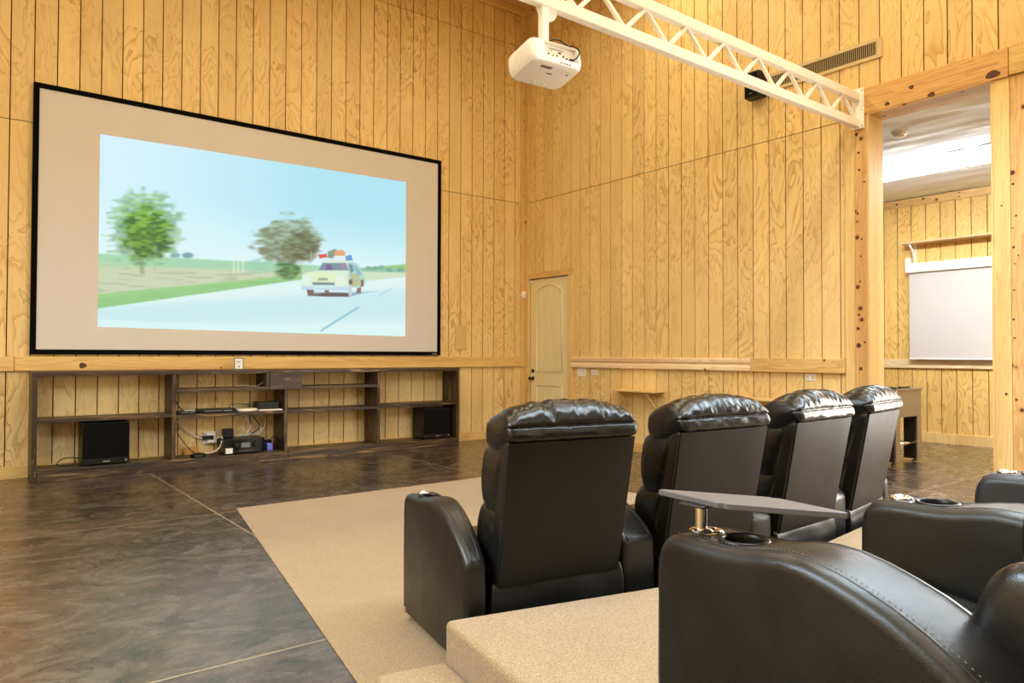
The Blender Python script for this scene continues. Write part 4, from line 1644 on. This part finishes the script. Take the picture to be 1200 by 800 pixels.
# drop-leaf shelves on the right wall
def leaf_shelf(y0, y1, z, label):
    root = empty('wall_shelf', (0, (y0 + y1) / 2, z), 0, label, 'shelf', 'small pine shelves on the right wall')
    hy = abs(y1 - y0) / 2
    box('shelf_board', (-0.27, -hy, -0.022), (-0.001, hy, 0.0), 'pine_clear', root, bev=0.003)
    box('cleat', (-0.03, -hy + 0.02, -0.075), (-0.001, hy - 0.02, -0.0225), 'pine_clear', root)
    for s in (-1, 1):
        mt4 = Matrix.Translation((-0.115, s * (hy - 0.17), -0.137)) @ Matrix.Rotation(R(-45), 4, 'Y')
        bm = bm_new()
        bm_box(bm, (-0.018, -0.014, -0.135), (0.018, 0.014, 0.135), mt4)
        link('brace', bm_mesh(bm, 'brace'), 'pine_clear', root)


leaf_shelf(-2.87, -2.06, 0.82, 'small pine shelf with diagonal braces on the wall near the door')
leaf_shelf(-4.60, -3.85, 0.80, 'small pine shelf mostly hidden behind the third front recliner')


# ------------------------------------------------------------------ air vent
def vent():
    y0, y1, z0, z1 = -4.31, -5.567, 4.180, 4.378
    root = empty('air_vent', (0, (y0 + y1) / 2, z0), 0, 'long tan air vent with upright louvres above the white truss', 'vent')
    hy, h = (y0 - y1) / 2, z1 - z0
    fw = 0.034
    bm = bm_new()
    for lo, hi in (((-0.018, -hy, 0), (-0.001, hy, fw)), ((-0.018, -hy, h - fw), (-0.001, hy, h)), ((-0.018, -hy, fw), (-0.001, -hy + fw + .02, h - fw)), ((-0.018, hy - fw - .02, fw), (-0.001, hy, h - fw))):
        bm_box(bm, lo, hi)
    link('vent_frame', bm_mesh(bm, 'vent_frame'), 'vent_paint', root)
    box('duct', (-0.004, -hy + 0.03, 0.03), (-0.0012, hy - 0.03, h - 0.03), 'vent_dark', root)
    n = 56
    bm = bm_new()
    bm_box(bm, (-0.006, -0.002, fw), (0.008, 0.002, h - fw), Matrix.Translation((-0.010, 0, 0)) @ Matrix.Rotation(R(28), 4, 'Z'))
    lm = bm_mesh(bm, 'louvre')
    for k in range(n):
        y = -hy + fw + 0.025 + (2 * hy - 2 * fw - 0.05) * (k + 0.5) / n
        link('louvre', lm, 'vent_paint', root, loc=(0, y, 0))


vent()


def loudspeaker():
    root = empty('loudspeaker', (-0.002, -4.215, 4.125), 0, 'black loudspeaker on the plank wall behind the truss', 'speaker')
    bm = bm_new()
    prism(bm, [(-0.17, -0.09), (-0.17, 0.09), (-0.03, 0.11), (-0.03, -0.11)], 0, 0.285)
    o = link('cabinet', bm_mesh(bm, 'cabinet'), 'black_plastic', root)
    bevel(o, 0.012, 3)
    box('grille', (-0.176, -0.08, 0.02), (-0.169, 0.08, 0.265), 'black_cloth', root, bev=0.004)
    box('bracket', (-0.031, -0.03, 0.1), (0.0, 0.03, 0.19), 'black_plastic', root)
    p = box('nameplate', (-0.178, -0.02, 0.035), (-0.1755, 0.02, 0.045), 'label_grey', root)


loudspeaker()


# ------------------------------------------------------------------ steel truss
def truss():
    root = empty('steel_truss', (0, -5.35, 3.5), 0, 'white steel lattice truss reaching from the opening out over the seats', 'truss')
    x_end = -9.55
    zb, zt = 0.066, 0.330
    hw = 0.033
    hz = 0.040
    box('bottom_chord', (x_end, -hw + 0.012, zb - hz), (-0.052, hw + 0.012, zb + hz), 'white_paint', root, bev=0.006)
    box('top_chord', (x_end, -hw + 0.012, zt - hz), (-0.052, hw + 0.012, zt + hz), 'white_paint', root, bev=0.006)
    n = 20
    xb = [-0.10 - 0.469 * k for k in range(n + 1)]
    r = 0.013
    for k in range(n):
        a, b_, m_ = xb[k], xb[k + 1], (xb[k] + xb[k + 1]) / 2
        for p, q in ((a, m_ + 0.012), (b_ + 0.03, m_ - 0.012)):
            L = Vector((q - p, 0, zt - zb - 0.08))
            path = [(p, 0.012, zb + 0.04), (q, 0.012, zt - 0.04)]
            bm = bm_new()
            d = Vector(path[1]) - Vector(path[0])
            ang = math.atan2(d.x, d.z)
            mt4 = Matrix.Translation((Vector(path[0]) + Vector(path[1])) / 2) @ Matrix.Rotation(ang, 4, 'Y')
            bm_box(bm, (-r, -r, -d.length / 2 - 0.006), (r, r, d.length / 2 + 0.006), mt4)
            link('web_bar', bm_mesh(bm, 'web_bar'), 'white_paint', root)
    pl = box('end_plate', (-0.064, -0.062, 0.012), (-0.052, 0.062, 0.415), 'white_paint', root, bev=0.002)
    for sy in (-0.045, 0.045):
        for z in (0.04, 0.2, 0.385):
            lathe('bolt', [(0.009, -0.064), (0.009, -0.070), (0.005, -0.073)], 'chrome', root, 8, (0, sy, z), 'x')


truss()


# ------------------------------------------------------------------ projector
def projector():
    px_, py_ = -4.135, -5.35
    root = empty('projector', (px_, py_, 3.06), 0, 'white projector hanging upside down from the truss on a pole', 'projector')
    # body: local y- is the rear with the sockets; upside down, so its base plate faces up
    W, Dp, H = 0.205, 0.150, 0.145
    bm = bm_new()
    ns = 48

    def outline(sc, yshift=0.0):
        pts = []
        for k in range(ns):
            a = 2 * math.pi * k / ns
            ca, sa = math.cos(a), math.sin(a)
            e = 0.26
            pts.append((math.copysign(abs(ca) ** e, ca) * W * sc, math.copysign(abs(sa) ** e, sa) * Dp * sc))
        return pts
    lev = [(0.80, 0.0), (0.90, 0.006), (0.965, 0.024), (1.0, 0.055), (1.0, 0.105), (0.985, 0.13), (0.95, 0.145), (0.90, 0.150)]
    rings = [[bm.verts.new((x, y, z)) for x, y in outline(s)] for s, z in lev]
    for a, b_ in zip(rings[:-1], rings[1:]):
        for k in range(ns):
            bm.faces.new((a[k], a[(k + 1) % ns], b_[(k + 1) % ns], b_[k]))
    bm.faces.new(rings[0][::-1])
    bm.faces.new(rings[-1])
    body = link('projector_body', bm_mesh(bm, 'projector_body'), 'white_plastic', root, smooth=True)
    # recessed socket bay at the rear
    bmc = bm_new()
    prism(bmc, [(-0.125, -0.30), (0.175, -0.30), (0.155, -0.112), (-0.10, -0.112)], 0.040, 0.140)
    cut = link('cutter', bm_mesh(bmc, 'cutter'), 'white_plastic')
    cut.parent = root
    md = body.modifiers.new('bay', 'BOOLEAN')
    md.operation = 'DIFFERENCE'
    md.solver = 'EXACT'
    md.object = cut
    bpy.context.view_layer.update()
    apply_mods(body)
    bpy.data.objects.remove(cut)
    body.modifiers.new('split', 'EDGE_SPLIT').split_angle = R(35)
    box('socket_panel', (-0.097, -0.1165, 0.044), (0.152, -0.1115, 0.138), 'cream_plastic', root)
    rnd = random.Random(4)
    for (x, z, w, h, mt) in ((-0.055, 0.075, 0.010, 0.010, 'black_plastic'), (-0.02, 0.07, 0.008, 0.008, 'black_plastic'), (0.01, 0.115, 0.11, 0.006, 'grey_plastic'),
                             (0.035, 0.098, 0.02, 0.008, 'black_plastic'), (0.062, 0.08, 0.012, 0.012, 'black_plastic'), (-0.03, 0.10, 0.012, 0.006, 'grey_plastic'),
                             (0.012, 0.075, 0.009, 0.009, 'black_plastic'), (0.09, 0.072, 0.018, 0.008, 'black_plastic'), (0.02, 0.058, 0.024, 0.007, 'grey_plastic')):
        box('socket', (x - w / 2, -0.1195, z - h / 2), (x + w / 2, -0.1164, z + h / 2), mt, root)
    # lower face (the lid, as it hangs upside down)
    s = box('label_strip', (-0.10, -0.095, -0.0008), (-0.015, -0.07, 0.0003), 'label_grey', root)
    s['label'] = 'grey printed strip'
    s = box('nameplate', (-0.015, -0.03, -0.0008), (0.025, -0.02, 0.0003), 'black_plastic', root)
    for k in range(7):
        a = k / 7 * 2 * math.pi
        b_ = lathe('button', [(0.005, 0.0003), (0.005, -0.0015)], 'cream_plastic', root, 10, (0.10 + 0.028 * math.cos(a), -0.07 + 0.016 * math.sin(a), 0))
    lathe('power_button', [(0.007, 0.0003), (0.007, -0.002)], 'blue_led', root, 12, (0.125, -0.055, 0))
    for x in (0.02, 0.045, 0.068, 0.09):
        box('status_light', (x - 0.006, -0.145, 0.012), (x + 0.006, -0.128, 0.019), 'grey_plastic', root)
    for x in (-0.03, 0.05):
        lathe('lens_shift_knob', [(0.016, 0.006), (0.016, -0.003), (0.010, -0.004)], 'white_plastic', root, 16, (x, 0.10, 0))
    # side louvres
    for k in range(5):
        box('side_vent', (-0.2065, -0.05 + k * 0.02, 0.06), (-0.2035, -0.042 + k * 0.02, 0.105), 'cream_plastic', root)
    lathe('lens', [(0.045, 0.140), (0.048, 0.162), (0.040, 0.165), (0.034, 0.158), (0.01, 0.152)], 'black_plastic', root, 24, (-0.06, 0, 0.075), 'y')
    # pole and bracket
    box('mount_pole', (-0.027, -0.025, 0.155), (0.027, 0.025, 0.455), 'white_paint', root, bev=0.006)
    bm = bm_new()
    bm_lathe(bm, [(0.085, 0.024), (0.085, 0.0295)], 28, (0.045, 0, 0.470), 'y')
    link('mount_bracket', bm_mesh(bm, 'mount_bracket'), 'white_paint', root)
    box('mount_plate', (-0.07, -0.07, 0.146), (0.07, 0.07, 0.156), 'white_paint', root, bev=0.003)
    c = tube('power_cable', spline([(-0.01, -0.045, 0.185), (0.02, -0.07, 0.215), (0.08, -0.09, 0.215), (0.115, -0.10, 0.175), (0.09, -0.12, 0.15), (0.12, -0.16, 0.145), (0.15, -0.175, 0.11), (0.14, -0.16, 0.07), (0.115, -0.125, 0.058)], 60, False), 0.0045, 'black_plastic', root)
    c['label'] = 'black power cable'
    box('cable_plug', (0.075, -0.135, 0.146), (0.105, -0.105, 0.168), 'black_plastic', root, bev=0.004)
    box('cable_plug', (0.10, -0.14, 0.051), (0.13, -0.117, 0.066), 'black_plastic', root, bev=0.003)
    box('cable_tie', (-0.03, -0.048, 0.178), (0.0, -0.031, 0.194), 'black_plastic', root, bev=0.003)
    root.rotation_euler = (0, 0, R(-4))
    bpy.context.view_layer.update()
    for ch in root.children:   # the body hangs nose down on its mount
        if not ch.name.startswith(('mount_pole', 'mount_bracket')):
            piv = Matrix.Translation((0, 0, 0.15))
            ch.matrix_local = piv @ Matrix.Rotation(R(-11), 4, 'X') @ piv.inverted() @ ch.matrix_local


projector()


# ------------------------------------------------------------------ things in the far room
for y, z, r in ((-3.77, 3.575, .014), (-4.152, 3.60, .016), (-4.636, 3.61, .010), (-4.635, 3.553, .010)):
    knot(T['trim_25'], (XF - 0.03, y, z), r, 'x', 1.4)


def foosball():
    x0, x1 = 1.50, 2.16
    y0, y1 = -4.985, -3.6
    root = empty('foosball_table', (x0, y0, 0), 0, 'taupe table football table standing in the room beyond the opening', 'game table')
    W, L = x1 - x0, y1 - y0
    bm = bm_new()
    t = 0.03
    for lo, hi in (((0, 0, 0.55), (W, t, 0.865)), ((0, L - t, 0.55), (W, L, 0.865)), ((0, t, 0.55), (t, L - t, 0.865)), ((W - t, t, 0.55), (W, L - t, 0.865)), ((t, t, 0.56), (W - t, L - t, 0.60))):
        bm_box(bm, lo, hi)
    link('cabinet', bm_mesh(bm, 'cabinet'), 'foos', root)
    box('playfield', (t, t, 0.601), (W - t, L - t, 0.70), 'foos_dark', root)
    bm = bm_new()
    for lo, hi in (((-0.01, -0.012, 0.866), (W + 0.01, t + 0.02, 0.882)), ((-0.01, L - t - 0.02, 0.866), (W + 0.01, L + 0.012, 0.882)), ((-0.01, t + .02, 0.866), (t + .02, L - t - .02, 0.882)), ((W - t - .02, t + .02, 0.866), (W + .01, L - t - .02, 0.882))):
        bm_box(bm, lo, hi)
    link('top_rim', bm_mesh(bm, 'top_rim'), 'foos', root)
    for ix, x in enumerate((0.0, W - 0.11)):
        for iy, y in enumerate((0.0, L - 0.16)):
            lg = empty('leg', (x, y, 0))
            lg.parent = root
            box('leg_front', (0, 0, 0.035), (0.11, 0.02, 0.549), 'foos', lg, bev=0.002)
            box('leg_side', (0.0 if ix == 0 else 0.0, 0.0205, 0.035), (0.02, 0.16, 0.549), 'foos_dark', lg)
            box('leg_side', (0.09, 0.0205, 0.035), (0.11, 0.16, 0.549), 'foos_dark', lg)
            f = lathe('leveller', [(0.045, 0.0), (0.045, 0.012), (0.02, 0.022), (0.014, 0.05)], 'chrome', lg, 16, (0.055, 0.05, 0))
    tube('crossbar', [(0.10, 0.03, 0.235), (W - 0.10, 0.03, 0.235)], 0.022, 'chrome', root, 12)
    for x in (0.0, W - 0.05):
        for z in (0.60, 0.66):
            lathe('bolt', [(0.009, -0.001), (0.009, -0.006), (0.004, -0.008)], 'chrome', root, 8, (x + 0.025, 0, z), 'y')
    box('corner_strip', (-0.006, -0.008, 0.55), (0.02, 0.03, 0.865), 'white_paint', root)
    for k in range(8):
        y = 0.14 + k * (L - 0.28) / 7
        rd = tube('rod', [(-0.18, y, 0.815), (W + 0.18, y, 0.815)], 0.008, 'chrome', root, 8)
        hd = lathe('handle', [(0.014, 0), (0.019, 0.03), (0.019, 0.10), (0.012, 0.12)], 'black_plastic', rd, 12, (0, y, 0.815), 'x')
        hd.location.x = W + 0.10
        for j in range(3):
            x = W * (0.28 + 0.22 * j)
            box('player_figure', (x - 0.018, y - 0.012, 0.75), (x + 0.018, y + 0.012, 0.885), 'black_plastic', rd, bev=0.006)
    box('score_counter', (0.2, 0.04, 0.8825), (0.45, 0.06, 0.905), 'black_plastic', root)


foosball()


def roller_screen():
    root = empty('roller_screen', (XF, -3.95, 0), 0, 'white pull down screen with white case on the far plank wall', 'roller screen')
    L = -2.35
    box('screen_case', (-0.13, L, 2.505), (-0.05, 0.02, 2.645), 'white_paint', root, bev=0.01)
    bk = box('case_bracket', (-0.05, -0.02, 2.53), (-0.001, 0.06, 2.74), 'white_paint', root, bev=0.003)
    box('case_bracket', (-0.05, L - 0.04, 2.53), (-0.001, L + 0.04, 2.74), 'white_paint', root, bev=0.003)
    box('screen_sheet', (-0.09, L + 0.02, 1.235), (-0.088, -0.02, 2.51), 'screen', root)
    box('bottom_bar', (-0.098, L + 0.02, 1.215), (-0.078, -0.02, 1.24), 'white_paint', root, bev=0.004)


roller_screen()


def far_shelf():
    root = empty('bracket_shelf', (XF, -3.93, 2.93), 0, 'long pine shelf on a white bracket above the pull down screen', 'shelf')
    box('shelf_board', (-0.22, -2.6, 0.0), (-0.001, 0.03, 0.028), 'pine_rail', root, bev=0.003)
    for y in (-0.09, -2.3):
        pts = [(-0.015, -0.30), (-0.03, -0.24), (-0.06, -0.15), (-0.11, -0.08), (-0.19, -0.025)]
        br = tube('bracket', [(a, y, b) for a, b in [(p.x, p.y) for p in spline(pts, 14, False)]], 0.018, 'white_paint', root, 8)
        br['label'] = 'white curved bracket'
        box('bracket_plate', (-0.014, y - 0.02, -0.32), (-0.001, y + 0.02, -0.001), 'white_paint', br)
        box('bracket_arm', (-0.21, y - 0.02, -0.012), (-0.0145, y + 0.02, -0.001), 'white_paint', br)


far_shelf()


def strip_light():
    root = empty('ceiling_light', (2.28, -5.2, 3.61), 0, 'long white tube light on the ceiling of the room beyond', 'light')
    box('light_body', (-0.045, -1.3, -0.02), (0.045, 1.3, 0.03), 'white_paint', root, bev=0.004)
    bm = bm_new()
    n = 9
    n = 16
    sec = [(0.11 * math.cos(2 * math.pi * k / n), -0.066 + 0.045 * math.sin(2 * math.pi * k / n)) for k in range(n + 1)]
    a = [bm.verts.new((x, -1.28, z)) for x, z in sec]
    b = [bm.verts.new((x, 1.28, z)) for x, z in sec]
    for i in range(n):
        bm.faces.new((a[i], a[i + 1], b[i + 1], b[i]))
    bm.faces.new(a)
    bm.faces.new(b[::-1])
    link('diffuser', bm_mesh(bm, 'diffuser'), 'tube', root)


strip_light()
area('far_room_fill', (2.28, -5.0, 3.48), (0.3, 2.4), 62, color=(0.98, 0.97, 0.95))  # extra light added under the tube to brighten the room beyond
area('far_room_fill', (2.28, -8.0, 3.52), (0.3, 2.0), 140, color=(0.98, 0.97, 0.95))  # unseen fill added past the tube's end, no fixture here
sd = empty('smoke_detector', (0.855, -5.337, 3.655), 0, 'round white smoke detector on the far room ceiling', 'smoke detector')
lathe('detector_base', [(0.075, 0.0), (0.075, -0.02), (0.07, -0.024)], 'white_plastic', sd, 24)
lathe('detector_head', [(0.062, -0.022), (0.055, -0.045), (0.02, -0.055)], 'white_plastic', sd, 24)
